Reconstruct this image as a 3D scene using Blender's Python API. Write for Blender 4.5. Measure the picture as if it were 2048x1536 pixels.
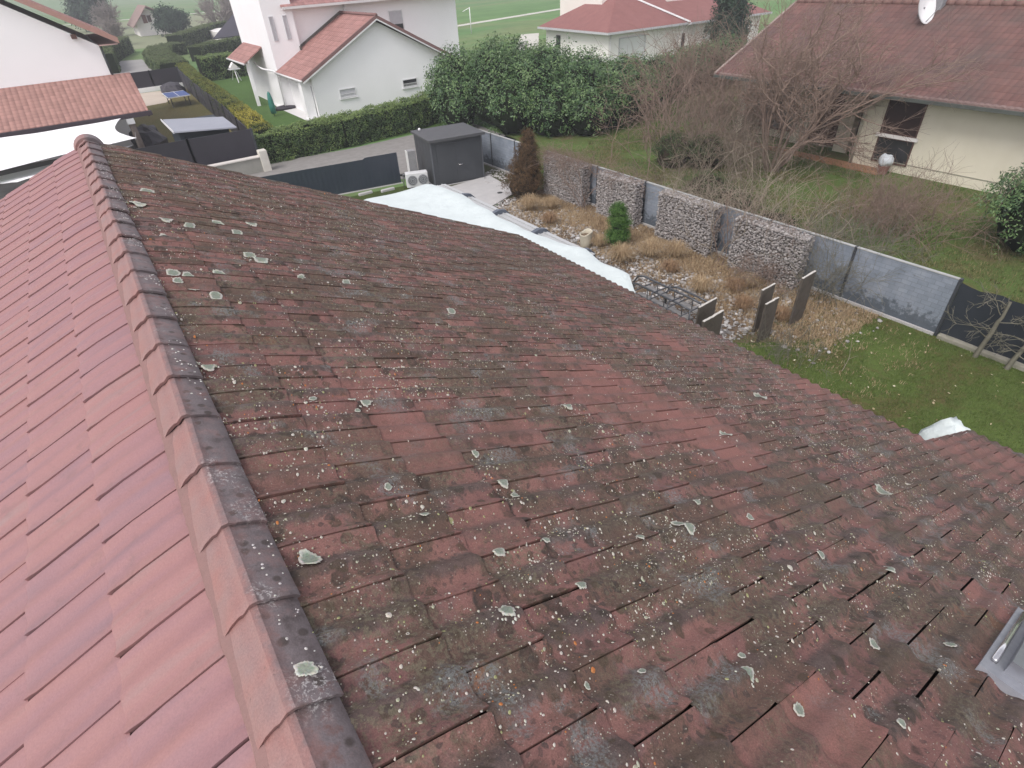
import bpy, math, random
import numpy as np
from mathutils import Matrix, Vector, noise

S = bpy.context.scene
for o in list(bpy.data.objects):
    bpy.data.objects.remove(o, do_unlink=True)
COL = S.collection
rng = np.random.default_rng(7)
random.seed(7)
R = math.radians

# ------------------------------------------------------------------ camera
cam_d = bpy.data.cameras.new('camera')
cam = bpy.data.objects.new('camera', cam_d)
COL.objects.link(cam)
cam_d.sensor_width = 36.0
cam_d.lens = 36.0 * 1125.0 / 2048.0
cam_d.clip_start = 0.05
cam_d.clip_end = 3000
M3 = Matrix(((0.81737189, 0.37945567, -0.43349347),
             (-0.57382116, 0.4692116, -0.67124492),
             (-0.05130753, 0.79740446, 0.60126006)))
fwd = M3 @ Vector((0, 0, -1))
CAM_M = Matrix(((0.81737189, 0.37945567, -0.43349347),
                (-0.57382116, 0.4692116, -0.67124492),
                (-0.05130753, 0.79740446, 0.60126006)))
cam.matrix_world = Matrix.Translation((0, 0, 7.5)) @ CAM_M.to_4x4()
S.camera = cam
S.render.resolution_x = 1024
S.render.resolution_y = 768

# ------------------------------------------------------------------ sky, sun, exposure
SUN_EL, SUN_AZ = 52.0, 250.0      # azimuth measured clockwise from +Y
W = bpy.data.worlds.new('World')
S.world = W
W.use_nodes = True
nt = W.node_tree
bg = nt.nodes['Background']
sky = nt.nodes.new('ShaderNodeTexSky')
sky.sky_type = 'NISHITA'
sky.sun_disc = False
sky.sun_elevation = R(SUN_EL)
sky.sun_rotation = R(SUN_AZ)
sky.dust_density = 1.5
sky.ozone_density = 1.0
hs = nt.nodes.new('ShaderNodeHueSaturation')
hs.inputs['Saturation'].default_value = 0.22
nt.links.new(sky.outputs[0], hs.inputs['Color'])
tn_ = nt.nodes.new('ShaderNodeMix'); tn_.data_type = 'RGBA'; tn_.blend_type = 'MULTIPLY'; tn_.inputs[0].default_value = 1.0
tn_.inputs[7].default_value = (1.03, .975, 1.0, 1)
nt.links.new(hs.outputs[0], tn_.inputs[6])
nt.links.new(tn_.outputs[2], bg.inputs['Color'])
bg.inputs['Strength'].default_value = 0.15
sl = bpy.data.lights.new('sun', 'SUN')
sl.energy = 1.1
sl.angle = R(25)
sl.color = (1.0, 0.96, 0.9)
so = bpy.data.objects.new('sun', sl)
COL.objects.link(so)
az, el = R(SUN_AZ), R(SUN_EL)
sd = Vector((math.sin(az) * math.cos(el), math.cos(az) * math.cos(el), math.sin(el)))
so.rotation_euler = sd.to_track_quat('Z', 'Y').to_euler()
so.location = (0, 0, 40)
S.view_settings.view_transform = 'Standard'
S.view_settings.look = 'None'
S.view_settings.gamma = 1
S.view_settings.exposure = 0.76
S.render.engine = 'CYCLES'

# ------------------------------------------------------------------ material helpers
class NT:
    def __init__(s, name):
        s.m = bpy.data.materials.new(name)
        s.m.use_nodes = True
        s.t = s.m.node_tree
        s.b = s.t.nodes['Principled BSDF']
        s.co = s.n('ShaderNodeTexCoord').outputs['Object']
    def n(s, typ, **k):
        nd = s.t.nodes.new(typ)
        for a, v in k.items():
            setattr(nd, a, v)
        return nd
    def l(s, a, b):
        s.t.links.new(a, b)
    def noise(s, scale, detail=4, rough=0.55, vec=None, dist=0.0):
        nd = s.n('ShaderNodeTexNoise')
        nd.inputs['Scale'].default_value = scale
        nd.inputs['Detail'].default_value = detail
        nd.inputs['Roughness'].default_value = rough
        nd.inputs['Distortion'].default_value = dist
        s.l(vec if vec is not None else s.co, nd.inputs['Vector'])
        return nd.outputs['Fac']
    def vor(s, scale, feature='F1', vec=None, rand=1.0):
        nd = s.n('ShaderNodeTexVoronoi', feature=feature)
        nd.inputs['Scale'].default_value = scale
        nd.inputs['Randomness'].default_value = rand
        s.l(vec if vec is not None else s.co, nd.inputs['Vector'])
        return nd
    def ramp(s, fac, stops, interp='LINEAR'):
        nd = s.n('ShaderNodeValToRGB')
        cr = nd.color_ramp
        cr.interpolation = interp
        while len(cr.elements) < len(stops):
            cr.elements.new(0.5)
        for e, (p, c) in zip(cr.elements, stops):
            e.position = p
            if isinstance(c, (int, float)):
                c = (c, c, c)
            e.color = (*c, 1)
        s.l(fac, nd.inputs['Fac'])
        return nd.outputs['Color']
    def mix(s, fac, a, b, mode='MIX'):
        nd = s.n('ShaderNodeMix', data_type='RGBA', blend_type=mode)
        for sock, v in ((nd.inputs[0], fac), (nd.inputs[6], a), (nd.inputs[7], b)):
            if isinstance(v, (int, float)):
                sock.default_value = v
            elif isinstance(v, tuple):
                sock.default_value = (*v, 1)
            else:
                s.l(v, sock)
        return nd.outputs[2]
    def math(s, op, a, b=0.0, c=None):
        nd = s.n('ShaderNodeMath', operation=op)
        vals = [a, b] + ([c] if c is not None else [])
        for i, v in enumerate(vals):
            if isinstance(v, (int, float)):
                nd.inputs[i].default_value = v
            else:
                s.l(v, nd.inputs[i])
        return nd.outputs[0]
    def attr(s, name):
        nd = s.n('ShaderNodeAttribute', attribute_name=name)
        return nd
    def bump(s, h, strength=0.3, dist=0.01):
        nd = s.n('ShaderNodeBump')
        nd.inputs['Strength'].default_value = strength
        nd.inputs['Distance'].default_value = dist
        s.l(h, nd.inputs['Height'])
        s.l(nd.outputs[0], s.b.inputs['Normal'])
    def out(s, col, rough=0.8, spec=0.3, metal=0.0):
        if isinstance(col, tuple):
            s.b.inputs['Base Color'].default_value = (*col, 1)
        else:
            s.l(col, s.b.inputs['Base Color'])
        if isinstance(rough, (int, float)):
            s.b.inputs['Roughness'].default_value = rough
        else:
            s.l(rough, s.b.inputs['Roughness'])
        s.b.inputs['Specular IOR Level'].default_value = spec
        s.b.inputs['Metallic'].default_value = metal
        return s.m

MC = {}
def simple(name, c1, c2=None, scale=6.0, rough=0.8, spec=0.3, metal=0.0, bs=0.0, bscale=None, bd=0.01, detail=5):
    """mottled two-tone procedural surface"""
    if name in MC:
        return MC[name]
    t = NT(name)
    if c2 is None:
        c2 = tuple(x * 0.82 for x in c1)
    n1 = t.noise(scale, detail, 0.6)
    col = t.ramp(n1, [(0.3, c1), (0.72, c2)])
    if bs:
        t.bump(t.noise(bscale or scale * 6, 3), bs, bd)
    MC[name] = t.out(col, rough, spec, metal)
    return MC[name]

def foliage_mat(name, dark, mid, light, rough=0.5, spec=0.35, trans=0.15):
    t = NT(name)
    a = t.attr('tint').outputs['Fac']
    big = t.noise(0.9, 2)
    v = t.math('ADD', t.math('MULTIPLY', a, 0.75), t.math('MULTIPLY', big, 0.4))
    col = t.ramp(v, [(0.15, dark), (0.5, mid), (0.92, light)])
    m = t.out(col, rough, spec)
    t.b.inputs['Subsurface Weight'].default_value = 0.0
    tr = t.n('ShaderNodeBsdfTranslucent')
    t.l(col, tr.inputs['Color'])
    mx = t.n('ShaderNodeMixShader')
    mx.inputs[0].default_value = trans
    t.l(t.b.outputs[0], mx.inputs[1])
    t.l(tr.outputs[0], mx.inputs[2])
    t.l(mx.outputs[0], t.t.nodes['Material Output'].inputs['Surface'])
    return m

# ------------------------------------------------------------------ object helpers
def tagit(o, label=None, cat=None, group=None, kind=None):
    if label: o['label'] = label
    if cat: o['category'] = cat
    if group: o['group'] = group
    if kind: o['kind'] = kind
    return o

def thing(name, loc, label, cat, group=None, rotz=0.0):
    o = bpy.data.objects.new(name, None)
    o.empty_display_size = 0.2
    COL.objects.link(o)
    o.location = loc
    o.rotation_euler = (0, 0, rotz)
    return tagit(o, label, cat, group)

def root_matrix(p):
    M = Matrix.Identity(4)
    while p is not None:
        L = Matrix.Translation(p.location) @ Matrix.Rotation(p.rotation_euler.z, 4, 'Z')
        M = L @ M
        p = p.parent
    return M

def mesh(name, V, F, mat, parent=None, smooth=False, local=False, attrs=None, loc=None):
    """V (n,3) world coordinates (or local with local=True); F list/array of faces"""
    V = np.asarray(V, dtype=np.float64).reshape(-1, 3)
    if parent is not None and not local:
        Mi = np.array(root_matrix(parent).inverted())
        V = V @ Mi[:3, :3].T + Mi[:3, 3]
    if loc is not None:
        V = V - np.array(loc)
    me = bpy.data.meshes.new(name)
    if isinstance(F, np.ndarray) and F.ndim == 2:
        n, k = F.shape
        me.vertices.add(len(V)); me.vertices.foreach_set('co', V.ravel())
        me.loops.add(n * k); me.loops.foreach_set('vertex_index', F.ravel().astype(np.int32))
        me.polygons.add(n)
        me.polygons.foreach_set('loop_start', np.arange(0, n * k, k, dtype=np.int32))
        me.polygons.foreach_set('loop_total', np.full(n, k, dtype=np.int32))
        me.update(calc_edges=True)
    else:
        me.from_pydata(V.tolist(), [], [list(map(int, f)) for f in F])
        me.update()
    if attrs:
        for an, av in attrs.items():
            av = np.asarray(av, dtype=np.float32)
            if av.ndim == 1:
                a = me.attributes.new(an, 'FLOAT', 'POINT')
                a.data.foreach_set('value', av)
            else:
                a = me.attributes.new(an, 'FLOAT_COLOR', 'POINT')
                c4 = np.ones((len(av), 4), dtype=np.float32); c4[:, :3] = av
                a.data.foreach_set('color', c4.ravel())
    mats = mat if isinstance(mat, (list, tuple)) else [mat]
    for m in mats:
        me.materials.append(m)
    if smooth:
        me.polygons.foreach_set('use_smooth', np.ones(len(me.polygons), dtype=bool))
    o = bpy.data.objects.new(name, me)
    COL.objects.link(o)
    if parent is not None:
        o.parent = parent
    if loc is not None:
        o.location = loc
    return o

class B:
    """collects boxes, tubes and sheets that become one mesh"""
    def __init__(s):
        s.V = []; s.F = []
    def add(s, V, F):
        k = len(s.V)
        s.V += [tuple(map(float, v)) for v in V]
        s.F += [tuple(i + k for i in f) for f in F]
        return s
    def box(s, x0, x1, y0, y1, z0, z1):
        s.add([(x0, y0, z0), (x1, y0, z0), (x1, y1, z0), (x0, y1, z0),
               (x0, y0, z1), (x1, y0, z1), (x1, y1, z1), (x0, y1, z1)],
              [(0, 3, 2, 1), (4, 5, 6, 7), (0, 1, 5, 4), (1, 2, 6, 5), (2, 3, 7, 6), (3, 0, 4, 7)])
        return s
    def bbox(s, x0, x1, y0, y1, z0, z1, c=0.02):
        """box with bevelled vertical and top edges"""
        def ring(d, z):
            return [(x0 + d + c, y0 + d, z), (x1 - d - c, y0 + d, z), (x1 - d, y0 + d + c, z), (x1 - d, y1 - d - c, z),
                    (x1 - d - c, y1 - d, z), (x0 + d + c, y1 - d, z), (x0 + d, y1 - d - c, z), (x0 + d, y0 + d + c, z)]
        V = ring(0, z0) + ring(0, z1 - c) + ring(c, z1)
        F = [tuple(reversed(range(8)))]
        for r in range(2):
            for i in range(8):
                j = (i + 1) % 8
                F.append((r * 8 + i, r * 8 + j, r * 8 + 8 + j, r * 8 + 8 + i))
        F.append(tuple(range(16, 24)))
        s.add(V, F); return s
    def hexa(s, P):
        """8 corner points, bottom ring then top ring"""
        s.add(P, [(0, 3, 2, 1), (4, 5, 6, 7), (0, 1, 5, 4), (1, 2, 6, 5), (2, 3, 7, 6), (3, 0, 4, 7)])
        return s
    def slab(s, P, t):
        """polygon P thickened downwards by t"""
        P = [Vector(p) for p in P]
        n = len(P)
        V = [tuple(p) for p in P] + [tuple(p - Vector((0, 0, t))) for p in P]
        F = [tuple(range(n)), tuple(reversed(range(n, 2 * n)))]
        for i in range(n):
            j = (i + 1) % n
            F.append((i, i + n, j + n, j))
        s.add(V, F); return s
    def tube(s, path, r, k=8, cap=True):
        V, F = tube_np(path, r, k, cap)
        s.add(V, F); return s
    def cyl(s, x, y, z0, z1, r0, r1=None, k=16):
        return s.tube([(x, y, z0), (x, y, z1)], [r0, r1 if r1 is not None else r0], k)
    def make(s, name, mat, parent=None, smooth=False, local=False, loc=None):
        return mesh(name, s.V, s.F, mat, parent, smooth, local, loc=loc)

def tube_np(path, r, k=8, cap=True):
    P = np.array(path, float)
    n = len(P)
    rr = np.full(n, r) if np.isscalar(r) else np.array(r, float)
    V = []
    prev = None
    for i in range(n):
        d = P[min(i + 1, n - 1)] - P[max(i - 1, 0)]
        d = d / (np.linalg.norm(d) + 1e-9)
        if prev is None:
            a = np.cross(d, [0, 0, 1])
            if np.linalg.norm(a) < 1e-3: a = np.cross(d, [1, 0, 0])
        else:
            a = prev - d * (prev @ d)
        a = a / np.linalg.norm(a); prev = a
        b = np.cross(d, a)
        for j in range(k):
            t = 2 * math.pi * j / k
            V.append(P[i] + rr[i] * (math.cos(t) * a + math.sin(t) * b))
    F = []
    for i in range(n - 1):
        for j in range(k):
            j2 = (j + 1) % k
            F.append((i * k + j, i * k + j2, (i + 1) * k + j2, (i + 1) * k + j))
    if cap:
        F.append(tuple(reversed(range(k))))
        F.append(tuple(range((n - 1) * k, n * k)))
    return V, F

# ------------------------------------------------------------------ foliage helpers
def leaf_quads(P, N, size, spread=0.7, asp=0.5, tint=None):
    """one bent-free leaf diamond per point P, roughly facing N; size scalar or array"""
    n = len(P)
    size = np.broadcast_to(np.asarray(size, float), (n,))[:, None]
    d = N + rng.normal(0, spread, (n, 3))
    d /= np.linalg.norm(d, axis=1)[:, None] + 1e-9
    a = np.cross(d, rng.normal(0, 1, (n, 3)))
    a /= np.linalg.norm(a, axis=1)[:, None] + 1e-9
    b = np.cross(d, a)
    V = np.empty((n, 4, 3))
    V[:, 0] = P - a * size * 0.5
    V[:, 1] = P + b * size * asp * 0.5
    V[:, 2] = P + a * size * 0.5 + d * size * 0.08
    V[:, 3] = P - b * size * asp * 0.5
    F = np.arange(n * 4).reshape(n, 4)
    if tint is None:
        tint = rng.random(n)
    return V.reshape(-1, 3), F, np.repeat(tint, 4)

def nz(P, scale, seed=0.0):
    return np.array([noise.noise(Vector((p[0] * scale + seed, p[1] * scale + seed * 1.7, p[2] * scale - seed))) for p in P])

def path_points(path, n):
    P = np.array(path, float)
    seg = np.linalg.norm(np.diff(P[:, :2], axis=0), axis=1)
    cum = np.r_[0, np.cumsum(seg)]
    t = rng.random(n) * cum[-1]
    i = np.clip(np.searchsorted(cum, t) - 1, 0, len(seg) - 1)
    f = (t - cum[i]) / seg[i]
    q = P[i] * (1 - f)[:, None] + P[i + 1] * f[:, None]
    d = (P[i + 1] - P[i])[:, :2] / seg[i][:, None]
    return q, d, t / cum[-1]

def box_hedge(name, label, path, w, n, leaf, mat, core, lump=0.10, cat='hedge', group=None, tintf=None):
    """trimmed hedge along path of (x, y, height)"""
    root = thing(name, (path[0][0], path[0][1], 0), label, cat, group)
    q, d, t = path_points(path, n)
    nrm = np.stack([d[:, 1], -d[:, 0]], 1)
    h = q[:, 2]
    per = h * 2 + w
    s = rng.random(n) * per
    off = np.empty(n); z = np.empty(n); N = np.zeros((n, 3))
    A = s < h; C = s > h + w; T = ~A & ~C
    off[A] = w / 2; z[A] = s[A]; N[A, 0] = nrm[A, 0]; N[A, 1] = nrm[A, 1]
    off[C] = -w / 2; z[C] = s[C] - h[C] - w; N[C, 0] = -nrm[C, 0]; N[C, 1] = -nrm[C, 1]
    off[T] = s[T] - h[T] - w / 2; z[T] = h[T]; N[T, 2] = 1
    P = np.stack([q[:, 0] + nrm[:, 0] * off, q[:, 1] + nrm[:, 1] * off, z], 1)
    jit = rng.normal(0, 0.04, n)
    lm = nz(P, 1.3) * lump * 1.6 + nz(P, 4.0, 5) * lump * 0.7
    P += N * (jit + lm)[:, None]
    ends = rng.random(n) < 0.03
    N2 = N * 0.7 + np.array([0, 0, 0.5])
    tint = np.clip(0.45 + 0.5 * nz(P, 3.0, 9) + rng.normal(0, 0.2, n) + 0.42 * (z > h * 0.93), 0, 1)  # top leaves tinted lighter: the lit hedge top is painted into the colour
    if tintf is not None:
        tint = tintf(P, tint)
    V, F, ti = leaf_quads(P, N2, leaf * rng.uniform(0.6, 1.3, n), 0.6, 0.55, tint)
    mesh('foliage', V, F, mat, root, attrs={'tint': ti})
    b = B()
    sub_ = []
    for i in range(len(path) - 1):
        a0, a1 = np.array(path[i], float), np.array(path[i + 1], float)
        dd = (a1 - a0)[:2]; L = np.linalg.norm(dd); dd /= L
        nn = np.array([dd[1], -dd[0]]) * (w / 2 - 0.09)
        e = 0.1
        p0 = a0[:2] + dd * (0.05 if i == 0 else -.12); p1 = a1[:2] + dd * (0.1 if i < len(path) - 2 else -0.05)
        b.hexa([(p0[0] + nn[0], p0[1] + nn[1], 0), (p1[0] + nn[0], p1[1] + nn[1], 0), (p1[0] - nn[0], p1[1] - nn[1], 0), (p0[0] - nn[0], p0[1] - nn[1], 0),
                (p0[0] + nn[0], p0[1] + nn[1], a0[2] - e), (p1[0] + nn[0], p1[1] + nn[1], a1[2] - e), (p1[0] - nn[0], p1[1] - nn[1], a1[2] - e), (p0[0] - nn[0], p0[1] - nn[1], a0[2] - e)])
    b.make('branches', core, root)  # added solid dark core that keeps the hedge opaque, no modelled branches
    return root

def blob_crown(centers, n, leaf, spread=0.6, clump=14, seed=0, lump=0.25, asp=0.45):
    """leaf clumps over the surfaces of overlapping ellipsoids; centers rows (x,y,z,rx,ry,rz)"""
    C = np.array(centers, float)
    area = C[:, 3] * C[:, 5]
    which = rng.choice(len(C), n, p=area / area.sum())
    u = rng.normal(0, 1, (n, 3)); u /= np.linalg.norm(u, axis=1)[:, None]
    u[:, 2] = np.where(rng.random(n) < 0.75, np.abs(u[:, 2]), u[:, 2])
    c = C[which]
    rad = rng.uniform(0.72, 1.05, n) + lump * 0.6 * np.array([noise.noise(Vector((a[0] * 2.3 + w * 3.1, a[1] * 2.3, a[2] * 2.3 + seed))) for a, w in zip(u, which)])
    P = c[:, :3] + u * c[:, 3:] * rad[:, None]
    keep = P[:, 2] > 0.05
    P = P[keep]; u = u[keep]; rad = rad[keep]
    m = len(P)
    # each clump: a rosette of leaves
    PP = np.repeat(P, clump, 0); UU = np.repeat(u, clump, 0)
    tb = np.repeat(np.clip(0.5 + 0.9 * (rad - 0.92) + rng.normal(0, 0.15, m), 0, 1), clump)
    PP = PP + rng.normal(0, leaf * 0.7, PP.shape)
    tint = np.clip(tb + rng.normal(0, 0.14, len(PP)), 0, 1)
    return leaf_quads(PP, UU + np.array([0, 0, 0.4]), leaf * rng.uniform(0.6, 1.25, len(PP)), spread, asp, tint)

def ellipsoid(b, c, r, k=14, m=9, wob=0.08):
    V = []; F = []
    for i in range(m + 1):
        th = math.pi * i / m
        for j in range(k):
            ph = 2 * math.pi * j / k
            d = Vector((math.sin(th) * math.cos(ph), math.sin(th) * math.sin(ph), math.cos(th)))
            w = 1 + wob * noise.noise(d * 2.5 + Vector(c))
            V.append((c[0] + d.x * r[0] * w, c[1] + d.y * r[1] * w, max(0.0, c[2] + d.z * r[2] * w)))
    for i in range(m):
        for j in range(k):
            j2 = (j + 1) % k
            F.append((i * k + j, (i + 1) * k + j, (i + 1) * k + j2, i * k + j2))
    b.add(V, F)

def curves_mesh(paths, k=3):
    """many tapering tubes: list of (points (m,3), r0, r1) with equal m; vectorised"""
    out_v = []; out_f = []; tint = []
    base = 0
    groups = {}
    for p in paths:
        groups.setdefault(len(p[0]), []).append(p)
    for m, L in groups.items():
        P = np.array([p[0] for p in L], float)          # n,m,3
        n = len(P)
        r0 = np.array([p[1] for p in L]); r1 = np.array([p[2] for p in L])
        tt = np.linspace(0, 1, m)
        rad = r0[:, None] * (1 - tt) + r1[:, None] * tt
        D = np.gradient(P, axis=1)
        D /= np.linalg.norm(D, axis=2)[:, :, None] + 1e-9
        ref = np.where(np.abs(D[:, :1, 2:3]) > 0.9, np.array([1., 0, 0]), np.array([0, 0, 1.]))
        A = np.cross(D, np.broadcast_to(ref, D.shape)); A /= np.linalg.norm(A, axis=2)[:, :, None] + 1e-9
        Bv = np.cross(D, A)
        V = np.empty((n, m, k, 3))
        for j in range(k):
            t = 2 * math.pi * j / k
            V[:, :, j] = P + rad[:, :, None] * (math.cos(t) * A + math.sin(t) * Bv)
        idx = np.arange(n * m * k).reshape(n, m, k) + base
        F = np.stack([idx[:, :-1, :], np.roll(idx, -1, 2)[:, :-1, :], np.roll(idx, -1, 2)[:, 1:, :], idx[:, 1:, :]], -1)
        out_v.append(V.reshape(-1, 3)); out_f.append(F.reshape(-1, 4))
        tint.append(np.repeat(rng.random(n), m * k))
        base += n * m * k
    return np.concatenate(out_v), np.concatenate(out_f), np.concatenate(tint)

def grow(base, direction, length, r, levels, kids, spread=0.6, m=6, droop=0.0, wig=0.12, ratio=0.62, out=None, rmin=0.003, up=0.0):
    """recursive branching; returns a list of curve paths"""
    if out is None: out = []
    d = np.array(direction, float); d /= np.linalg.norm(d)
    pts = [np.array(base, float)]
    step = length / (m - 1)
    for i in range(m - 1):
        d = d + rng.normal(0, wig, 3) + np.array([0, 0, up - droop * (i / m)])
        d /= np.linalg.norm(d)
        pts.append(pts[-1] + d * step)
    pts = np.array(pts)
    pts[:, 2] = np.maximum(pts[:, 2], 0.02)
    r1 = max(rmin * 0.7, r * 0.45)
    out.append((pts, max(r, rmin), r1))
    if levels > 0:
        for _ in range(kids):
            i = rng.integers(max(1, m // 3), m)
            dd = pts[i] - pts[i - 1]; dd /= np.linalg.norm(dd) + 1e-9
            dd = dd + rng.normal(0, spread, 3)
            grow(pts[i], dd, length * ratio * rng.uniform(0.7, 1.2), r * 0.55, levels - 1, kids, spread, m, droop, wig, ratio, out, rmin, up)
    return out

ICO_V = None
def stones(P, rad, squash=0.75, seed=0):
    """irregular low stones at P with radii rad"""
    t = (1 + 5 ** 0.5) / 2
    V0 = np.array([(-1, t, 0), (1, t, 0), (-1, -t, 0), (1, -t, 0), (0, -1, t), (0, 1, t), (0, -1, -t), (0, 1, -t), (t, 0, -1), (t, 0, 1), (-t, 0, -1), (-t, 0, 1)])
    V0 = V0 / np.linalg.norm(V0[0])
    F0 = np.array([(0, 11, 5), (0, 5, 1), (0, 1, 7), (0, 7, 10), (0, 10, 11), (1, 5, 9), (5, 11, 4), (11, 10, 2), (10, 7, 6), (7, 1, 8), (3, 9, 4), (3, 4, 2), (3, 2, 6), (3, 6, 8), (3, 8, 9), (4, 9, 5), (2, 4, 11), (6, 2, 10), (8, 6, 7), (9, 8, 1)])
    n = len(P)
    V = np.broadcast_to(V0, (n, 12, 3)) * (1 + rng.normal(0, 0.16, (n, 12, 1)))
    sc = rng.uniform(0.65, 1.25, (n, 1, 3))
    V = V * sc
    q = rng.normal(0, 1, (n, 4)); q /= np.linalg.norm(q, axis=1)[:, None]
    w, x, y, z = q.T
    Rm = np.stack([1 - 2 * (y * y + z * z), 2 * (x * y - w * z), 2 * (x * z + w * y), 2 * (x * y + w * z), 1 - 2 * (x * x + z * z), 2 * (y * z - w * x), 2 * (x * z - w * y), 2 * (y * z + w * x), 1 - 2 * (x * x + y * y)], 1).reshape(n, 3, 3)
    V = np.einsum('nij,nkj->nki', Rm, V)
    V[:, :, 2] *= squash
    V = V * np.asarray(rad)[:, None, None] + P[:, None, :]
    F = (F0[None] + (np.arange(n) * 12)[:, None, None]).reshape(-1, 3)
    return V.reshape(-1, 3), F, np.repeat(rng.random(n), 12)

# =================================================================== THE ROOF WE STAND OVER
TH = math.atan(0.4693)
CT, ST = math.cos(TH), math.sin(TH)
TH2 = math.atan(0.43)
CT2, ST2 = math.cos(TH2), math.sin(TH2)
AX, AZ = -0.147, 5.955
U0, CL, TW = 0.46, 0.335, 0.275
YF = 9.2                       # far verge
YN = -3.45                     # near end of the roof
OFFS = [0, .5, 0, .5, .5, 0, .5, 0, 0, .5, 0, .5, 0, .5, .5, 0, .5, 0, .5, 0, .5, 0, .5, 0, .5, 0, .5, 0]
def prof(v):
    return PA * (0.5 + 0.5 * np.cos(4 * np.pi * v)) ** 1.25
PA = 0.021
def tile_w(t, v):
    return 0.004 + 0.011 * t + prof(v) + 0.006 * (1 - v)
def surf_h(u, y, row_col=False):
    k = int(math.floor((u - U0) / CL)) + 1
    t = (u - U0) / CL - (k - 1)
    c = (YF - y) / TW + OFFS[max(0, k) % 28]
    v = 1 - (c - math.floor(c))
    return float(tile_w(t, np.array(v)))
def to_right(u, y, w):
    return np.stack([AX + u * CT + w * ST, y, AZ - u * ST + w * CT], -1)
def to_left(u, y, w):
    return np.stack([AX - u * CT2 - w * ST2, y, AZ - u * ST2 + w * CT2], -1)

CLEAN = [(3.0, 2.55, .62), (3.2, 2.2, .60), (3.5, 1.95, .5), (3.3, 1.65, .35), (0.95, 2.1, .35), (6.9, 2.5, .5), (5.3, 3.7, .4), (7.3, 1.0, .6), (8.2, 0.6, .6), (1.5, .1, .25)]
def build_tiles(side):
    global PA
    PA = 0.027 if side > 0 else 0.012
    rnd = np.random.default_rng(11 if side > 0 else 12)
    ts = np.array([0, .35, .7, .85, .94, 1.0]); vs = np.linspace(0, 1, 15)
    Tm, Vm = np.meshgrid(ts, vs, indexing='ij')
    nt_, nv = Tm.shape
    grid = np.arange(nt_ * nv).reshape(nt_, nv)
    fq = np.stack([grid[:-1, :-1], grid[1:, :-1], grid[1:, 1:], grid[:-1, 1:]], -1).reshape(-1, 4)
    AV = []; AF = []; AT = []; base = 0
    nrow = 27 if side > 0 else 20
    for k in range(nrow):
        ua = U0 + (k - 1) * CL
        if k == 0: ua = 0.02
        ub = U0 + k * CL
        ymax = YF if k <= 20 else 1.29
        start = YF + OFFS[k] * TW
        ncol = int((start - YN) / TW) + 1
        for c in range(ncol):
            y1 = start - c * TW; y0 = y1 - TW
            if y0 >= ymax - 0.02 or y1 <= YN + .02: continue
            c0, c1 = 0.0, 1.0
            if y1 > ymax: c1 = (ymax - y0) / TW
            if y0 < YN: c0 = (YN - y0) / TW
            gap = rnd.choice([0.002, 0.0035, 0.0055, 0.008, 0.011], p=[.18, .2, .27, .25, .10])
            if side < 0: gap = rnd.choice([0.0015, 0.0025, 0.004, 0.006], p=[.2, .3, .3, .2])
            vv = c0 + (c1 - c0) * Vm
            u = ua + (ub - ua) * Tm
            tl = rnd.normal(0, 0.0010, 3)
            w = tile_w(Tm, vv) + tl[0] + tl[1] * Tm + tl[2] * (vv - .5)
            w = w - 0.004 * (Tm > 0.97)
            if k == 0: w = w - .030 * np.clip((.22 - u) / .12, 0, 1)
            y = y0 + vv * TW + gap * (1 - Vm) + rnd.normal(0, .001)
            y = y + (0.007 if side > 0 else .016) * np.clip((Tm - .78) / .22, 0, 1) ** 1.5 * (1 - Vm) ** 6
            u = u + (abs(rnd.normal(0, 0.002)) + .006) * Tm
            f = to_right if side > 0 else to_left
            G = f(u, y, w).reshape(-1, 3)
            fl = f(u[-1] - 0.004, y[-1], w[-1] - 0.011).reshape(-1, 3)    # front lip
            sl_ = f(u[:, 0], y[:, 0] + .001, w[:, 0] - 0.020).reshape(-1, 3)  # near side lip
            sr_ = f(u[:, -1], y[:, -1] - .001, w[:, -1] - 0.020).reshape(-1, 3)
            a = nt_ * nv; b = a + nv; d = b + nt_
            lipf = [(grid[-1, j], a + j, a + j + 1, grid[-1, j + 1]) for j in range(nv - 1)]
            sdf = [(grid[i, 0], b + i, b + i + 1, grid[i + 1, 0]) for i in range(nt_ - 1)]
            srf = [(grid[i + 1, -1], d + i + 1, d + i, grid[i, -1]) for i in range(nt_ - 1)]
            F = np.concatenate([fq, np.array(lipf), np.array(sdf), np.array(srf)])
            if side < 0: F = F[:, ::-1]
            V = np.concatenate([G, fl, sl_, sr_])
            yc = (y0 + y1) / 2; uc = (ua + ub) / 2
            cl = 0.0
            if side > 0:
                for (cu, cy, cr) in CLEAN:
                    cl = max(cl, min(1.0, 1.35 - math.hypot((uc - cu) * .9, yc - cy) / cr))
                cl = max(0.0, cl) * rnd.uniform(.65, 1)
                if rnd.random() < .05: cl = max(cl, .55)
            gr = np.exp(-((vv - .56) / .20) ** 2) * .9 + .35 * np.exp(-((vv - 1.0) / .10) ** 2)
            hump = np.concatenate([gr.ravel(), gr[-1] * .6, np.zeros(2 * nt_)])
            T = np.empty((len(V), 3)); T[:, 0] = rnd.random(); T[:, 1] = cl; T[:, 2] = hump
            AV.append(V); AF.append(F + base); AT.append(T); base += len(V)
    return np.concatenate(AV), np.concatenate(AF), np.concatenate(AT)

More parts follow.
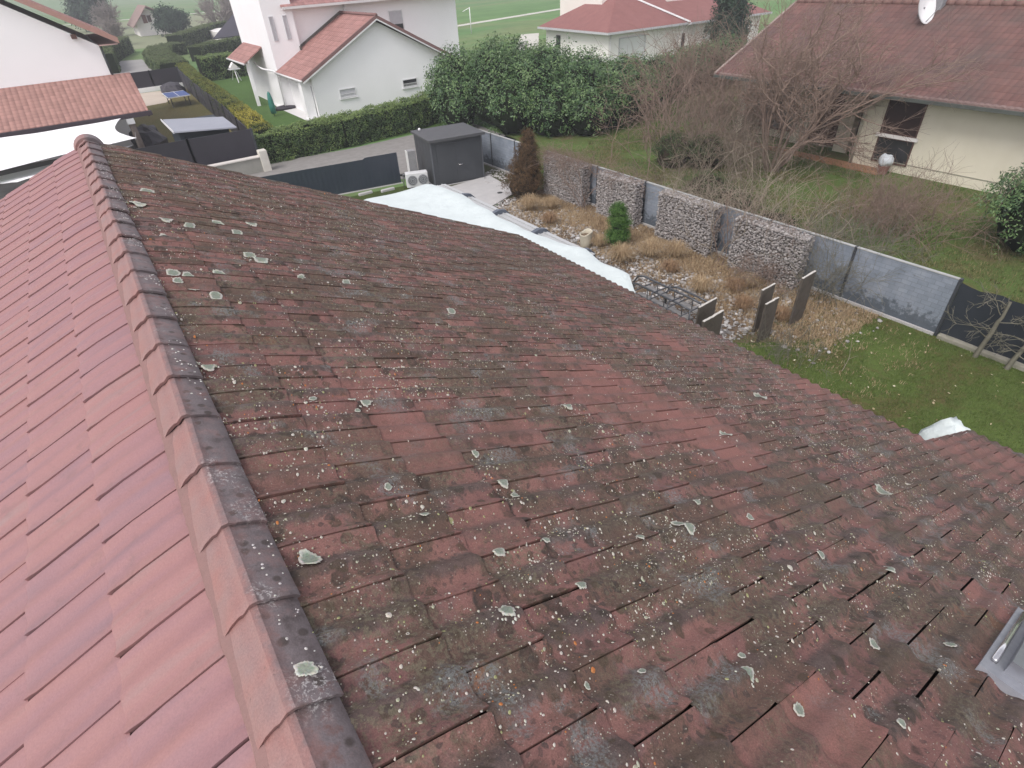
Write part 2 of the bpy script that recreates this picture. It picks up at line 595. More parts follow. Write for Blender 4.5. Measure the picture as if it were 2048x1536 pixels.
def mat_old_tile():
    t = NT('weathered_red_tile')
    at = t.attr('tint')
    sep = t.n('ShaderNodeSeparateColor'); t.l(at.outputs['Color'], sep.inputs[0])
    rnd, clean, hump = sep.outputs
    # coordinates wobbled so that growth has ragged outlines
    wob = t.n('ShaderNodeVectorMath', operation='ADD')
    nn = t.n('ShaderNodeTexNoise'); nn.inputs['Scale'].default_value = 26; nn.inputs['Detail'].default_value = 5
    t.l(t.co, nn.inputs['Vector'])
    sc = t.n('ShaderNodeVectorMath', operation='SCALE'); sc.inputs['Scale'].default_value = .05
    t.l(nn.outputs['Color'], sc.inputs[0]); t.l(t.co, wob.inputs[0]); t.l(sc.outputs[0], wob.inputs[1])
    wv = wob.outputs[0]
    f = t.math('ADD', t.math('MULTIPLY', rnd, .22), t.math('MULTIPLY', t.noise(6, 6, .65), .8))
    col = t.ramp(f, [(.28, (.132, .068, .063)), (.42, (.172, .086, .077)), (.56, (.212, .104, .090)), (.75, (.25, .130, .106))])
    inv = t.math('SUBTRACT', 1.0, t.math('MULTIPLY', clean, .92))
    col = t.mix(t.math('MULTIPLY', clean, .75), col, (.27, .125, .105))
    def M(a, b_): return t.math('MULTIPLY', a, b_)
    # mauve grey film
    big = t.noise(.7, 3, .5)
    m0 = t.math('ADD', t.math('ADD', M(big, .55), M(t.noise(5.5, 7, .72, vec=wv), .95)), M(hump, .10))
    m0 = t.ramp(m0, [(.80, 0.0), (.92, .85), (1.0, 1.0)])
    col = t.mix(M(M(m0, inv), .58), col, t.ramp(t.noise(21, 4, .6), [(.3, (.082, .068, .070)), (.7, (.128, .112, .114))]))
    # growth sits on the rolls
    hm = M(t.ramp(t.math('ADD', hump, M(t.math('SUBTRACT', t.noise(14, 6, .72), .5), 1.1)), [(.30, 0.0), (.62, 1.0)]), t.ramp(t.math('ADD', M(t.noise(1.1, 3), .7), M(t.noise(5, 5, .7), .4)), [(.32, .35), (.50, 1.0)]))
    col = t.mix(M(M(hm, inv), .80), col, t.ramp(t.noise(30, 4), [(.3, (.060, .046, .041)), (.7, (.108, .086, .077))]))
    # brown crust
    m1 = t.ramp(t.math('ADD', M(t.noise(3.1, 7, .75, vec=wv), 1.0), M(t.noise(1.3, 2), .35)), [(.635, 0.0), (.705, 1.0)])
    col = t.mix(M(M(m1, inv), .72), col, t.ramp(t.noise(33, 5, .7), [(.3, (.062, .043, .030)), (.7, (.112, .080, .055))]))
    # dark felty rounds, some with a paler heart
    for scale, th, pk, c, amt in ((7.5, .27, .52, (.040, .030, .023), .85), (13.0, .27, .5, (.062, .045, .028), .8), (24.0, .27, .45, (.05, .04, .036), .75), (40.0, .26, .5, (.052, .04, .036), .6)):
        v = t.vor(scale, vec=wv)
        inside = t.ramp(v.outputs['Distance'], [(0.0, .6), (th * .55, .8), (th, 1.0), (th + .09, 0.0)])
        s2 = t.n('ShaderNodeSeparateColor'); t.l(v.outputs['Color'], s2.inputs[0])
        pick = t.math('GREATER_THAN', s2.outputs[0], pk)
        patch = t.ramp(t.noise(1.0 * scale / 8, 3), [(.36, 0.0), (.5, 1.0)])
        m = M(M(inside, pick), M(patch, inv))
        col = t.mix(M(m, amt), col, c)
    # olive crust, sprinkled
    g = M(t.ramp(t.noise(2.6, 3), [(.46, 0.0), (.6, 1.0)]), t.ramp(t.noise(48, 6, .75), [(.50, 0.0), (.56, 1.0)]))
    col = t.mix(M(M(g, inv), .7), col, (.150, .132, .090))
    # powdery blue grey crust
    g2 = M(t.ramp(t.noise(3.4, 3, vec=wv), [(.58, 0.0), (.66, 1.0)]), t.ramp(t.noise(75, 5, .75), [(.45, 0.0), (.55, 1.0)]))
    col = t.mix(M(M(g2, inv), .7), col, (.185, .20, .195))
    # rust patches
    g3 = M(t.ramp(t.noise(4.3, 4, .6), [(.66, 0.0), (.72, 1.0)]), t.ramp(t.noise(60, 4, .7), [(.4, .3), (.6, 1.0)]))
    col = t.mix(M(g3, .5), col, (.24, .10, .045))
    # tiny pale specks everywhere
    v = t.vor(95)
    s2 = t.n('ShaderNodeSeparateColor'); t.l(v.outputs['Color'], s2.inputs[0])
    sp = M(M(t.math('LESS_THAN', v.outputs['Distance'], .24), t.math('GREATER_THAN', s2.outputs[1], .70)), t.ramp(t.noise(4, 3), [(.42, 0.0), (.56, 1.0)]))
    col = t.mix(M(M(sp, inv), .75), col, (.36, .34, .28))
    fine = t.ramp(t.noise(190, 3, .7), [(.3, .70), (.7, 1.28)])
    col = t.mix(1.0, col, fine, 'MULTIPLY')
    t.bump(t.math('ADD', t.math('ADD', t.noise(95, 5, .75), M(t.noise(18, 4), 1.2)), M(m1, .35)), .55, .006)
    return t.out(col, .74, .38)

def mat_pink_tile():
    t = NT('clean_pink_tile')
    at = t.attr('tint')
    sep = t.n('ShaderNodeSeparateColor'); t.l(at.outputs['Color'], sep.inputs[0])
    mp = t.n('ShaderNodeMapping'); mp.inputs['Scale'].default_value = (1.2, 8, 1.2)
    t.l(t.co, mp.inputs['Vector'])
    f = t.math('ADD', t.math('ADD', t.math('MULTIPLY', sep.outputs[0], .17), .06), t.math('MULTIPLY', t.noise(1.6, 4, vec=mp.outputs[0]), .8))
    col = t.ramp(f, [(.3, (.24, .142, .155)), (.45, (.278, .150, .155)), (.62, (.302, .156, .148)), (.78, (.275, .176, .170))])
    st = t.ramp(t.noise(9, 7, .75), [(.56, 0.0), (.74, .55)])
    col = t.mix(st, col, (.17, .11, .105))
    fine = t.ramp(t.noise(150, 3, .7), [(.3, .9), (.7, 1.08)])
    col = t.mix(1.0, col, fine, 'MULTIPLY')
    t.bump(t.math('ADD', t.noise(110, 3, .6), t.math('MULTIPLY', t.noise(20, 3), 1.5)), .22, .004)
    return t.out(col, .6, .4)

def mat_ridge():
    t = NT('ridge_tile_half_mossy')
    sepx = t.n('ShaderNodeSeparateXYZ'); t.l(t.co, sepx.inputs[0])
    edge = t.math('ADD', sepx.outputs[0], t.math('MULTIPLY', t.math('SUBTRACT', t.noise(24, 6, .65), .5), .075))
    m = t.ramp(t.math('MULTIPLY_ADD', edge, 10.0, 1.98), [(.36, 0.0), (.55, .6), (.85, 1.0)])
    a = t.ramp(t.noise(7, 5, .6), [(.3, (.285, .145, .130)), (.5, (.270, .160, .148)), (.7, (.25, .165, .158))])
    b = t.ramp(t.noise(13, 5, .65), [(.3, (.085, .068, .068)), (.44, (.135, .112, .115)), (.58, (.16, .135, .14)), (.7, (.155, .092, .086))])
    v = t.vor(17); sp = t.ramp(v.outputs['Distance'], [(.22, 1.0), (.34, 0.0)])
    s2 = t.n('ShaderNodeSeparateColor'); t.l(v.outputs['Color'], s2.inputs[0])
    b = t.mix(t.math('MULTIPLY', sp, t.math('MULTIPLY', t.math('GREATER_THAN', s2.outputs[0], .62), .75)), b, (.05, .038, .032))
    w = t.math('MULTIPLY', t.ramp(t.noise(4.2, 2), [(.56, 0.0), (.68, 1.0)]), t.ramp(t.noise(75, 4, .75), [(.52, 0.0), (.6, 1.0)]))
    b = t.mix(t.math('MULTIPLY', w, .85), b, (.5, .48, .47))
    col = t.mix(t.math('MULTIPLY', m, t.ramp(t.noise(9, 5, .65), [(.3, .45), (.5, 1.0)])), a, b)
    st = t.ramp(t.noise(26, 4, .7), [(.66, 0.0), (.76, .55)])
    col = t.mix(st, col, (.12, .08, .07))
    fine = t.ramp(t.noise(160, 3, .7), [(.3, .85), (.7, 1.12)])
    col = t.mix(1.0, col, fine, 'MULTIPLY')
    t.bump(t.math('ADD', t.noise(100, 3, .65), t.math('MULTIPLY', t.noise(22, 3), 1.5)), .35, .005)
    return t.out(col, .7, .35)

M_OLD, M_PINK, M_RIDGE = mat_old_tile(), mat_pink_tile(), mat_ridge()
M_CREAM = simple('cream_render', (.62, .58, .49), (.56, .52, .43), 3, .9, .1, bs=.15, bscale=80)
M_WOOD = simple('dark_stained_wood', (.07, .045, .035), (.04, .028, .022), 12, .75)
M_UNDER = simple('gap_shade_underlay', (.02, .016, .015), None, 5, .9)  # near-black: shade in the tile gaps is put into the underlay colour

house = thing('tiled_house', (0, 3, 0), 'house whose tiled roof is clean pink on one slope, dark and lichened on the other', 'house')
V, F, T = build_tiles(+1)
mesh('roof_slope', V, F, M_OLD, house, True, attrs={'tint': T})['label'] = 'dark red roof slope speckled with lichen and moss'
V, F, T = build_tiles(-1)
mesh('roof_slope', V, F, M_PINK, house, True, attrs={'tint': T})['label'] = 'clean pinkish tiled roof slope'
PA = 0.027
# crisp tile edges
for o in house.children:
    o.data.update()
    try:
        o.data.set_sharp_from_angle(angle=R(48))
    except Exception:
        pass
b = B()
for (f, u1, s) in ((to_right, U0 + 20 * CL - .03, 1), (to_left, 6.7, -1)):
    P = [f(np.array(uu), np.array(yy), np.array(-.022)) for uu, yy in ((0, YN + .03), (u1, YN + .03), (u1, YF - .03), (0, YF - .03))]
    b.slab([tuple(p) for p in P], .03)
P = [to_right(np.array(uu), np.array(yy), np.array(-.022)) for uu, yy in ((U0 + 20 * CL - .03, YN + .03), (U0 + 26 * CL - .03, YN + .03), (U0 + 26 * CL - .03, 1.26), (U0 + 20 * CL - .03, 1.26))]
b.slab([tuple(p) for p in P], .03)
b.make('roof_boarding', M_UNDER, house)
# walls and gables
b = B()
for ya, yb in ((YN + .3, YN + .6), (8.5, 8.8)):
    b.add([(-5.6, ya, 0), (5.6, ya, 0), (5.6, ya, 3.16), (AX, ya, 5.86), (-5.6, ya, 3.46),
           (-5.6, yb, 0), (5.6, yb, 0), (5.6, yb, 3.16), (AX, yb, 5.86), (-5.6, yb, 3.46)],
          [(0, 1, 2, 3, 4), (9, 8, 7, 6, 5), (1, 6, 7, 2), (0, 4, 9, 5), (2, 7, 8, 3), (3, 8, 9, 4)])
b.box(5.6, 5.85, YN + .3, 8.8, 0, 3.02); b.box(-5.85, -5.6, YN + .3, 8.8, 0, 3.3)
b.make('wall', M_CREAM, house)
b = B()
for xx, yy in ((7.9, 1.0), (7.9, -2.9)):
    b.bbox(xx - .08, xx + .08, yy - .08, yy + .08, 0, 2.05)
b.box(7.82, 7.98, -3.2, 1.1, 2.05, 2.14)
b.make('porch_frame', M_WOOD, house)
b = B()
for s, f, u1 in ((1, to_right, U0 + 20 * CL), (-1, to_left, 6.8)):
    p0 = f(np.array(0.), np.array(YF - .05), np.array(-.055)); p1 = f(np.array(u1), np.array(YF - .05), np.array(-.055))
    b.hexa([(p0[0], YF - .09, p0[2] - .16), (p1[0], YF - .09, p1[2] - .16), (p1[0], YF - .06, p1[2] - .16), (p0[0], YF - .06, p0[2] - .16),
            (p0[0], YF - .09, p0[2]), (p1[0], YF - .09, p1[2]), (p1[0], YF - .06, p1[2]), (p0[0], YF - .06, p0[2])])
b.make('verge_board', M_WOOD, house)

# ridge tiles: the wide end of every cap faces the near side and rides over its neighbour
capx = np.array([-.128, -.118, -.082, -.054, -.041, -.016, .008, .024, .036, .076, .108, .119])
capz = np.array([-.074, -.060, -.034, -.016, -.015, .008, .008, -.007, -.009, -.030, -.050, -.066])
ys = [0.89 - .37 * i for i in range(1, 12)][::-1] + [0.89 + .37 * i for i in range(8)]
while ys[-1] < YF - .25:
    ys.append(ys[-1] + .392)
for i, ya in enumerate(ys[:]):
    yb = min(ya + .425, YF + .05)
    last = ya + .39 > YF
    st = [0, .012, .035, .05, .15, .3, .425] if yb - ya > .4 else [0, .012, .035, .05, .12, (yb - ya) * .7, yb - ya]
    V = []; n = len(capx)
    jx, jz, jr = rng.normal(0, .003), rng.normal(0, .002), rng.normal(0, .006)
    for d in st:
        t = d / .425
        sc = 1.0 - .045 * t - (.008 if d > .04 else 0)
        lift = .042 - .024 * t - (.003 if d > .04 else 0) - (.005 if d == 0 else 0)
        for cx, cz in zip(capx, capz):
            ed = 1.0 if cx < -.112 else 0.0
            V.append((AX + (jx + jr * t) * (1 - ed) + cx * (sc + (1 - sc) * ed), ya + d, 6.0 - .035 + lift + (.022 - lift) * ed * .7 + jz * (1 - ed) + cz * (sc + (1 - sc) * ed)))
    k = len(V)
    for cx, cz in zip(capx, capz):                                   # thickness of the near end
        V.append((AX + jx + cx * .93, ya + .004, 6.0 - .035 + .038 + jz + cz * .93 - .018))
    F = [(r * n + j, r * n + j + 1, (r + 1) * n + j + 1, (r + 1) * n + j) for r in range(len(st) - 1) for j in range(n - 1)]
    F += [(k + j, k + j + 1, j + 1, j) for j in range(n - 1)]
    e = (len(st) - 1) * n
    if i == len(ys) - 1:
        F.append(tuple(range(e, e + n)))
    o = mesh('ridge_tile', V, F, M_RIDGE, house, True)
    o.data.set_sharp_from_angle(angle=R(40))
# mortar bedding under the pale edge of the ridge tiles
V = []; F = []
nn_ = 420
for i in range(nn_ + 1):
    y = YN + (YF - .05 - YN) * i / nn_
    e = .012 * noise.noise(Vector((0, y * 9, 2))) + .006 * noise.noise(Vector((0, y * 31, 5)))
    for (u, w) in ((.07, .026), (.122 + e * .3, .030), (.136 + e * .8, .012)):
        q = to_left(np.array(u), np.array(y), np.array(w)); V.append(tuple(q))
for i in range(nn_):
    for j in range(2):
        F.append((i * 3 + j, i * 3 + j + 1, i * 3 + 4 + j, i * 3 + 3 + j))
mesh('mortar', V, F, simple('pinkish_mortar', (.25, .150, .140), (.22, .14, .13), 14, .9, .1, bs=.6, bscale=60), house, True)
# round end cap of the ridge
V = []; F = []
for a in range(13):
    t = math.pi * a / 12
    for yy, rr in ((YF - .14, .135), (YF + .04, .145), (YF + .06, .12)):
        V.append((AX - math.cos(t) * rr * 1.15, yy, 5.87 + math.sin(t) * rr * 1.2))
for a in range(12):
    for q in range(2):
        F.append((a * 3 + q, a * 3 + q + 1, a * 3 + 4 + q, a * 3 + 3 + q))
F.append(tuple(a * 3 + 2 for a in range(13)))
F.append(tuple(a * 3 for a in reversed(range(13))))
mesh('ridge_end', V, F, M_RIDGE, house)

# ---- lichen growing on the tiles
def mat_vcol(name, rough=.9, grain=120):
    t = NT(name)
    c = t.attr('tint').outputs['Color']
    c = t.mix(1.0, c, t.ramp(t.noise(grain, 3, .7), [(.3, .75), (.7, 1.2)]), 'MULTIPLY')
    return t.out(c, rough, .15)
M_LICH = mat_vcol('lichen_crust')
BIG = [(0.20, 1.42, 0.046), (0.741, 0.966, 0.035), (1.215, 1.639, 0.037), (0.893, 1.228, 0.030), (1.115, 0.958, 0.027), (1.16, 1.229, 0.020), (2.025, 1.124, 0.038), (2.051, 1.076, 0.04), (1.474, 0.395, 0.037), (1.066, 0.579, 0.016), (0.16, 2.872, 0.037), (0.535, 4.459, 0.055), (0.286, 4.009, 0.050), (0.407, 3.942, 0.045), (0.22, 4.341, 0.045), (0.948, 4.946, 0.08), (0.892, 5.041, 0.05), (1.195, 4.596, 0.055), (0.368, 5.783, 0.07), (0.3, 5.271, 0.05), (0.848, 2.458, 0.035), (0.777, 2.478, 0.027), (2.297, 2.335, 0.05), (1.221, 1.902, 0.026), (3.62, 1.822, 0.05), (4.464, 0.886, 0.07), (3.13, 0.419, 0.038), (2.321, 0.212, 0.029), (1.555, 0.214, 0.027), (1.912, -0.019, 0.022), (0.838, 0.624, 0.013), (1.562, 0.458, 0.018), (0.21, 6.214, 0.09), (0.826, 5.974, 0.07), (0.554, 5.729, 0.055), (5.204, 2.374, 0.08), (0.702, 1.515, 0.022), (1.241, 1.56, 0.025), (1.668, 1.104, 0.024), (0.591, 2.54, 0.022), (1.179, 6.19, 0.07), (0.948, 5.73, 0.05), (0.781, 2.397, 0.02), (2.752, 0.657, 0.03), (2.781, 0.018, 0.026), (2.331, 1.222, 0.026), (0.646, 1.735, 0.02), (2.635, 1.034, 0.028), (0.356, 6.81, 0.07), (1.593, 4.608, 0.045), (2.389, 4.081, 0.048), (0.228, 4.202, 0.036), (0.309, 4.332, 0.04)]
LV = []; LF = []; LT = []
def lichen(fn, u, y, r, inner, rim, k=22, flat=None):
    base = len(LV)
    ph = random.random() * 9
    kc = int(math.floor((u - U0) / CL)) + 1
    cc = (YF - y) / TW + OFFS[max(0, kc) % 28]; cf = math.floor(cc)
    def hh(uu, yy):
        if flat is not None: return flat
        if k < 12: return surf_h(uu, yy)
        tq = min(1.2, max(-.2, (uu - U0) / CL - (kc - 1)))
        vq = 1 - ((YF - yy) / TW + OFFS[max(0, kc) % 28] - cf)
        return float(tile_w(tq, np.array(vq))) + .0045
    def put(uu, yy, w, c):
        LV.append(tuple(fn(np.array(uu), np.array(yy), np.array(hh(uu, yy) + w)))); LT.append(c)
    rings = [(.3, .0022, inner), (.62, .0024, inner), (.84, .0032, rim), (1.0, .0006, rim)] if k > 10 else [(.6, .0035, inner), (1., .0006, rim)]
    put(u, y, .002, inner)
    el = random.uniform(.88, 1.14)
    if k > 10: k = 40; r = r * .88
    for (rf, w, c) in rings:
        for j in range(k):
            a = 2 * math.pi * j / k
            nzv = noise.noise(Vector((math.cos(a) * 1.3 + ph, math.sin(a) * 1.3, ph * 2))) * .32 + (noise.noise(Vector((math.cos(a) * 5 + ph, math.sin(a) * 5, ph))) * .20 + noise.noise(Vector((math.cos(a) * 13 + ph, math.sin(a) * 13, ph))) * .16 if k > 10 else 0)
            rr = r * rf * (1 + nzv * rf)
            cc = tuple(max(0, x * random.uniform(.9, 1.1)) for x in c)
            put(u + rr * math.cos(a) * el, y + rr * math.sin(a) / el, w, cc)
    for j in range(k):
        LF.append((base, base + 1 + j, base + 1 + (j + 1) % k))
    for q in range(len(rings) - 1):
        for j in range(k):
            a = base + 1 + q * k
            LF.append((a + j, a + k + j, a + k + (j + 1) % k, a + (j + 1) % k))
for (u, y, r) in BIG:
    lichen(to_right, u, y, r, (.22, .25, .205), (.46, .46, .40))
    if r > .03 and random.random() < .6:
        for _ in range(6):
            a = random.random() * 6.28; d = r * random.uniform(1.05, 1.7)
            lichen(to_right, u + d * math.cos(a), y + d * math.sin(a), random.uniform(.002, .006), (.55, .55, .48), (.62, .62, .56), 6)
# one patch sitting on a ridge tile
def on_cap(u, y, w):
    x = AX + u
    return np.array([x, y, 5.985 - abs(u) * .48 + w])
lichen(on_cap, .058, .985, .030, (.27, .30, .245), (.52, .52, .46), flat=0.033)
cnt = 0
while cnt < 36000:
    u = random.uniform(.1, 7.1); y = random.uniform(-3, 9.15)
    if random.random() > (1.0 if (y < 3 and u < 5) else .62): continue
    d = noise.noise(Vector((u * .9, y * .9, 3.3))) * .6 + noise.noise(Vector((u * 4.5, y * 4.5, 1.1))) * .9
    if random.random() > .35 + d * 1.15: continue
    if any(math.hypot(u - c[0], y - c[1]) < c[2] * .9 for c in CLEAN) and random.random() < .8: continue
    r = min(.019, math.exp(random.gauss(-5.95, .5)))
    q = random.random()
    if q < .55: ci = (.50, .47, .41); cr = (.58, .55, .49)
    elif q < .82: ci = (.36, .36, .27); cr = (.50, .50, .38)
    elif q < .95: ci = (.30, .30, .15); cr = (.40, .40, .22)
    else: ci = (.42, .16, .06); cr = (.45, .2, .08)
    lichen(to_right, u, y, r, ci, cr, 7 if r < .008 else 9)
    cnt += 1
for _ in range(420):
    y = random.uniform(-.5, 8.8); u = random.uniform(.03, .105)
    if noise.noise(Vector((0.3, y * 3.1, 7.7))) < .05: continue
    lichen(on_cap, u, y, random.uniform(.0015, .005), (.55, .53, .5), (.62, .6, .57), 6, flat=.028)
o = mesh('lichen', LV, LF, M_LICH, house, True, attrs={'tint': np.array(LT)})
o['kind'] = 'stuff'

# roof window in the lower right of the slope
M_ALU = simple('grey_metal_frame', (.30, .31, .34), (.24, .25, .28), 9, .35, .5, .7)
t = NT('window_glass'); M_GLASS = t.out((.03, .035, .04), .06, .8)
rw = thing('roof_window', (2.8, -.5, 4.7), 'grey metal roof window set into the dark red tiles', 'roof window')
def RB(b, u0, u1, y0, y1, w0, w1):
    P = [to_right(np.array(a), np.array(c), np.array(w)) for w in (w0, w1) for a, c in ((u0, y0), (u1, y0), (u1, y1), (u0, y1))]
    b.hexa([tuple(p) for p in P])
b = B(); RB(b, 2.74, 3.74, -1.06, -.10, -.02, .055); b.make('flashing', simple('flashing_lead', (.24, .25, .28), (.32, .33, .36), 14, .5, .5, .3), rw)
b = B()
for (a, c, d, e) in ((2.84, 2.92, -.98, -.18), (3.56, 3.64, -.98, -.18)): RB(b, a, c, d, e, .05, .12)
for (d, e) in ((-.98, -.90), (-.26, -.18)): RB(b, 2.92, 3.56, d, e, .05, .12)
b.make('frame', M_ALU, rw)
b = B(); RB(b, 2.92, 3.56, -.90, -.26, .05, .095); b.make('pane', M_GLASS, rw)
V, F = tube_np([to_right(np.array(u), np.array(-.135), np.array(.065)) for u in (2.86, 3.1, 3.4, 3.66)], .014, 10)
mesh('edge_trim', V, F, simple('highlight_metal', (.75, .75, .76), None, 20, .2, .5, .9), rw, True)  # bright tube added to stand for the highlight along the rounded frame

# =================================================================== THE SETTING
def sheet(name, P, z, mat, kind='structure', ext=None):
    P = [(x, y, z) for x, y in P]
    o = mesh(name, P, [tuple(range(len(P)))], mat)
    o['kind'] = kind
    return o
def wobble(P, amp=.12, step=.5):
    out = []
    n = len(P)
    for i in range(n):
        a = np.array(P[i], float); c = np.array(P[(i + 1) % n], float)
        m = max(1, int(np.linalg.norm(c - a) / step))
        for j in range(m):
            q = a + (c - a) * j / m
            out.append((q[0] + noise.noise(Vector((q[0] * 1.3, q[1] * 1.3, 2))) * amp, q[1] + noise.noise(Vector((q[0] * 1.3, q[1] * 1.3, 8))) * amp))
    return out

def grass_mat(name, cols, scale=.5, fine=40, rough=.95):
    t = NT(name)
    f = t.math('ADD', t.math('MULTIPLY', t.noise(scale, 5, .65), .65), t.math('MULTIPLY', t.noise(scale * 9, 5, .7), .35))
    n = len(cols)
    col = t.ramp(f, [(.3 + .42 * i / (n - 1), c) for i, c in enumerate(cols)])
    col = t.mix(1.0, col, t.ramp(t.noise(fine, 4, .75), [(.25, .55), (.75, 1.35)]), 'MULTIPLY')
    t.bump(t.noise(fine, 4, .8), .8, .03)
    return t.out(col, rough, .15)
# the wide land: fields in broad strips of different green
t = NT('fields')
mp = t.n('ShaderNodeMapping'); mp.inputs['Scale'].default_value = (.012, .05, 1); mp.inputs['Rotation'].default_value = (0, 0, R(28))
t.l(t.co, mp.inputs['Vector'])
f = t.noise(1.0, 3, .5, vec=mp.outputs[0])
col = t.ramp(f, [(.36, (.095, .185, .06)), (.46, (.12, .22, .075)), (.52, (.16, .205, .09)), (.6, (.10, .20, .07)), (.7, (.15, .19, .09))])
col = t.mix(1.0, col, t.ramp(t.noise(.35, 6, .7), [(.25, .8), (.75, 1.2)]), 'MULTIPLY')
M_FIELD = t.out(col, .95, .1)
sheet('ground', [(-900, -300), (1400, -300), (1400, 1600), (-900, 1600)], 0.0, M_FIELD)

M_LAWN = grass_mat('mossy_lawn', [(.14, .10, .055), (.12, .11, .042), (.095, .135, .034), (.115, .165, .042), (.15, .15, .06)], .9, 45)
sheet('lawn', wobble([(5, -8), (14.15, -8), (14.15, 4.2), (13.9, 5.4), (12.2, 5.2), (11.0, 5.9), (10.2, 6.6), (9.0, 6.9), (5, 6.9)], .2), .008, M_LAWN)
M_SOIL = simple('dry_litter_soil', (.20, .145, .10), (.11, .08, .055), 3.0, .95, .1, bs=.8, bscale=35, bd=.03)
sheet('gravel_bed_soil', wobble([(8.5, 6.4), (14.15, 4.6), (14.15, 18.4), (12.2, 18.5), (10.9, 17.5), (8.5, 17.0)], .12), .004, M_SOIL)
sheet('verge_soil', [(11.0, 18.4), (14.4, 18.4), (14.4, 24.5), (10.4, 24.5)], .006, simple('weedy_soil', (.10, .095, .06), (.06, .075, .035), 4, .95, .1, bs=.6, bscale=30, bd=.03))
M_CONC = simple('pale_concrete', (.46, .45, .44), (.39, .385, .38), 2.2, .9, .2, bs=.15, bscale=60)
b = B(); b.bbox(8.3, 11.25, 17.9, 21.2, 0, .05); 
b.hexa([(10.95, 17.92, .0), (12.95, 18.75, .0), (13.3, 21.35, .0), (11.25, 21.2, .0), (10.95, 17.92, .052), (12.95, 18.75, .052), (13.3, 21.35, .052), (11.25, 21.2, .052)])
o = b.make('concrete_path', M_CONC); o['kind'] = 'structure'
o = B().cyl(12.34, 19.09, .05, .058, .11, k=16).make('drain_cover', simple('cast_iron', (.05, .05, .05), None, 20, .6))
tagit(o, 'small round dark drain cover in the pale concrete pad', 'drain cover')
sheet('back_lawn', [(4.5, 20.5), (10.95, 20.5), (10.95, 22.7), (4.5, 23.6)], .007, grass_mat('dark_lawn', [(.04, .055, .02), (.06, .085, .022), (.08, .11, .03)], 1.2, 40))  # strip of darker green lawn
M_ASPH = simple('grey_asphalt', (.15, .145, .14), (.12, .118, .115), 2, .9, .2, bs=.3, bscale=90)
sheet('lane', [(2.0, 28.5), (10.6, 23.6), (17.8, 25.6), (18.2, 31.0), (10.5, 30.6), (5.8, 31.2), (2.0, 34)], .006, simple('pale_gravelled_lane', (.27, .26, .245), (.21, .20, .19), 3, .95, .1, bs=.4, bscale=50))
M_G1 = grass_mat('neighbour_grass', [(.075, .065, .03), (.13, .11, .05), (.09, .135, .036), (.115, .175, .048), (.15, .135, .065)], .35, 25)
sheet('neighbour_garden', [(14.35, -12), (60, -12), (60, 36), (40, 37), (22, 30), (14.35, 24)], .006, M_G1)
M_G2 = grass_mat('bright_lawn', [(.06, .11, .03), (.075, .14, .035), (.09, .16, .045)], .3, 12)
sheet('front_lawn', [(6.6, 31.0), (34, 31.0), (36, 62), (9.5, 66), (8.5, 52)], .010, M_G2)
sheet('left_garden', [(-3, 30.5), (6.2, 31.0), (8.3, 62), (3.5, 62.5), (-3, 50)], .012, grass_mat('yellowed_lawn', [(.17, .13, .055), (.14, .125, .05), (.10, .115, .04)], .25, 10))
o = sheet('patio', [(-9, 31), (1.9, 31), (2.6, 44), (-9, 44)], .018, simple('grey_patio', (.24, .235, .23), (.19, .185, .18), .8, .9))
sheet('patio_slabs', [(3.6, 54.8), (5.3, 55.2), (8.0, 62), (3.9, 62.3)], .018, simple('sandy_slabs', (.55, .48, .40), (.48, .41, .34), .7, .9))
sheet('side_road', [(2.5, 74), (7.5, 74), (8.0, 92), (0, 97)], .010, simple('pale_road', (.36, .35, .34), (.3, .295, .29), .3, .9))
sheet('terrace', [(11.2, 39.0), (12.2, 39.0), (12.2, 44.2), (14, 44.2), (14, 55.5), (12.2, 55.5), (11.1, 45)], .02, simple('white_terrace', (.68, .67, .66), (.6, .6, .59), .6, .85))
# farm track crossing the fields and low kerb lines
o = sheet('field_track', [(25, 78), (90, 97.5), (90, 99.5), (25, 80)], .02, simple('track', (.55, .54, .48), (.48, .47, .42), .1, .9))
sheet('second_track', [(40, 53), (50, 66), (48, 67), (38.5, 55)], .02, MC['track'])
sheet('far_road', [(-200, 199), (400, 215), (400, 219), (-200, 203)], .03, MC['track'])
sheet('far_field', [(-200, 110), (60, 108), (80, 197), (-200, 197)], .015, simple('dry_field', (.24, .25, .16), (.20, .235, .14), .02, .95, .1))

# ------------------------------------------------------------------ boundary of our garden
M_SLATE = None
t = NT('blue_grey_panel')
br = t.n('ShaderNodeTexBrick')
mp = t.n('ShaderNodeMapping'); mp.inputs['Rotation'].default_value = (R(90), 0, R(90))
sepx = t.n('ShaderNodeSeparateXYZ'); t.l(t.co, sepx.inputs[0])
cmb = t.n('ShaderNodeCombineXYZ'); t.l(sepx.outputs[1], cmb.inputs[0]); t.l(sepx.outputs[2], cmb.inputs[1])
t.l(cmb.outputs[0], br.inputs['Vector'])
br.inputs['Scale'].default_value = 1.0; br.inputs['Brick Width'].default_value = .22; br.inputs['Row Height'].default_value = .105; br.inputs['Mortar Size'].default_value = .006
br.inputs['Color1'].default_value = (.84, .84, .84, 1); br.inputs['Color2'].default_value = (.98, .98, .98, 1); br.inputs['Mortar'].default_value = (.74, .74, .74, 1)
col = t.mix(1.0, t.ramp(t.noise(2.2, 5, .6), [(.3, (.20, .235, .28)), (.55, (.255, .29, .34)), (.75, (.30, .33, .37))]), br.outputs['Color'], 'MULTIPLY')
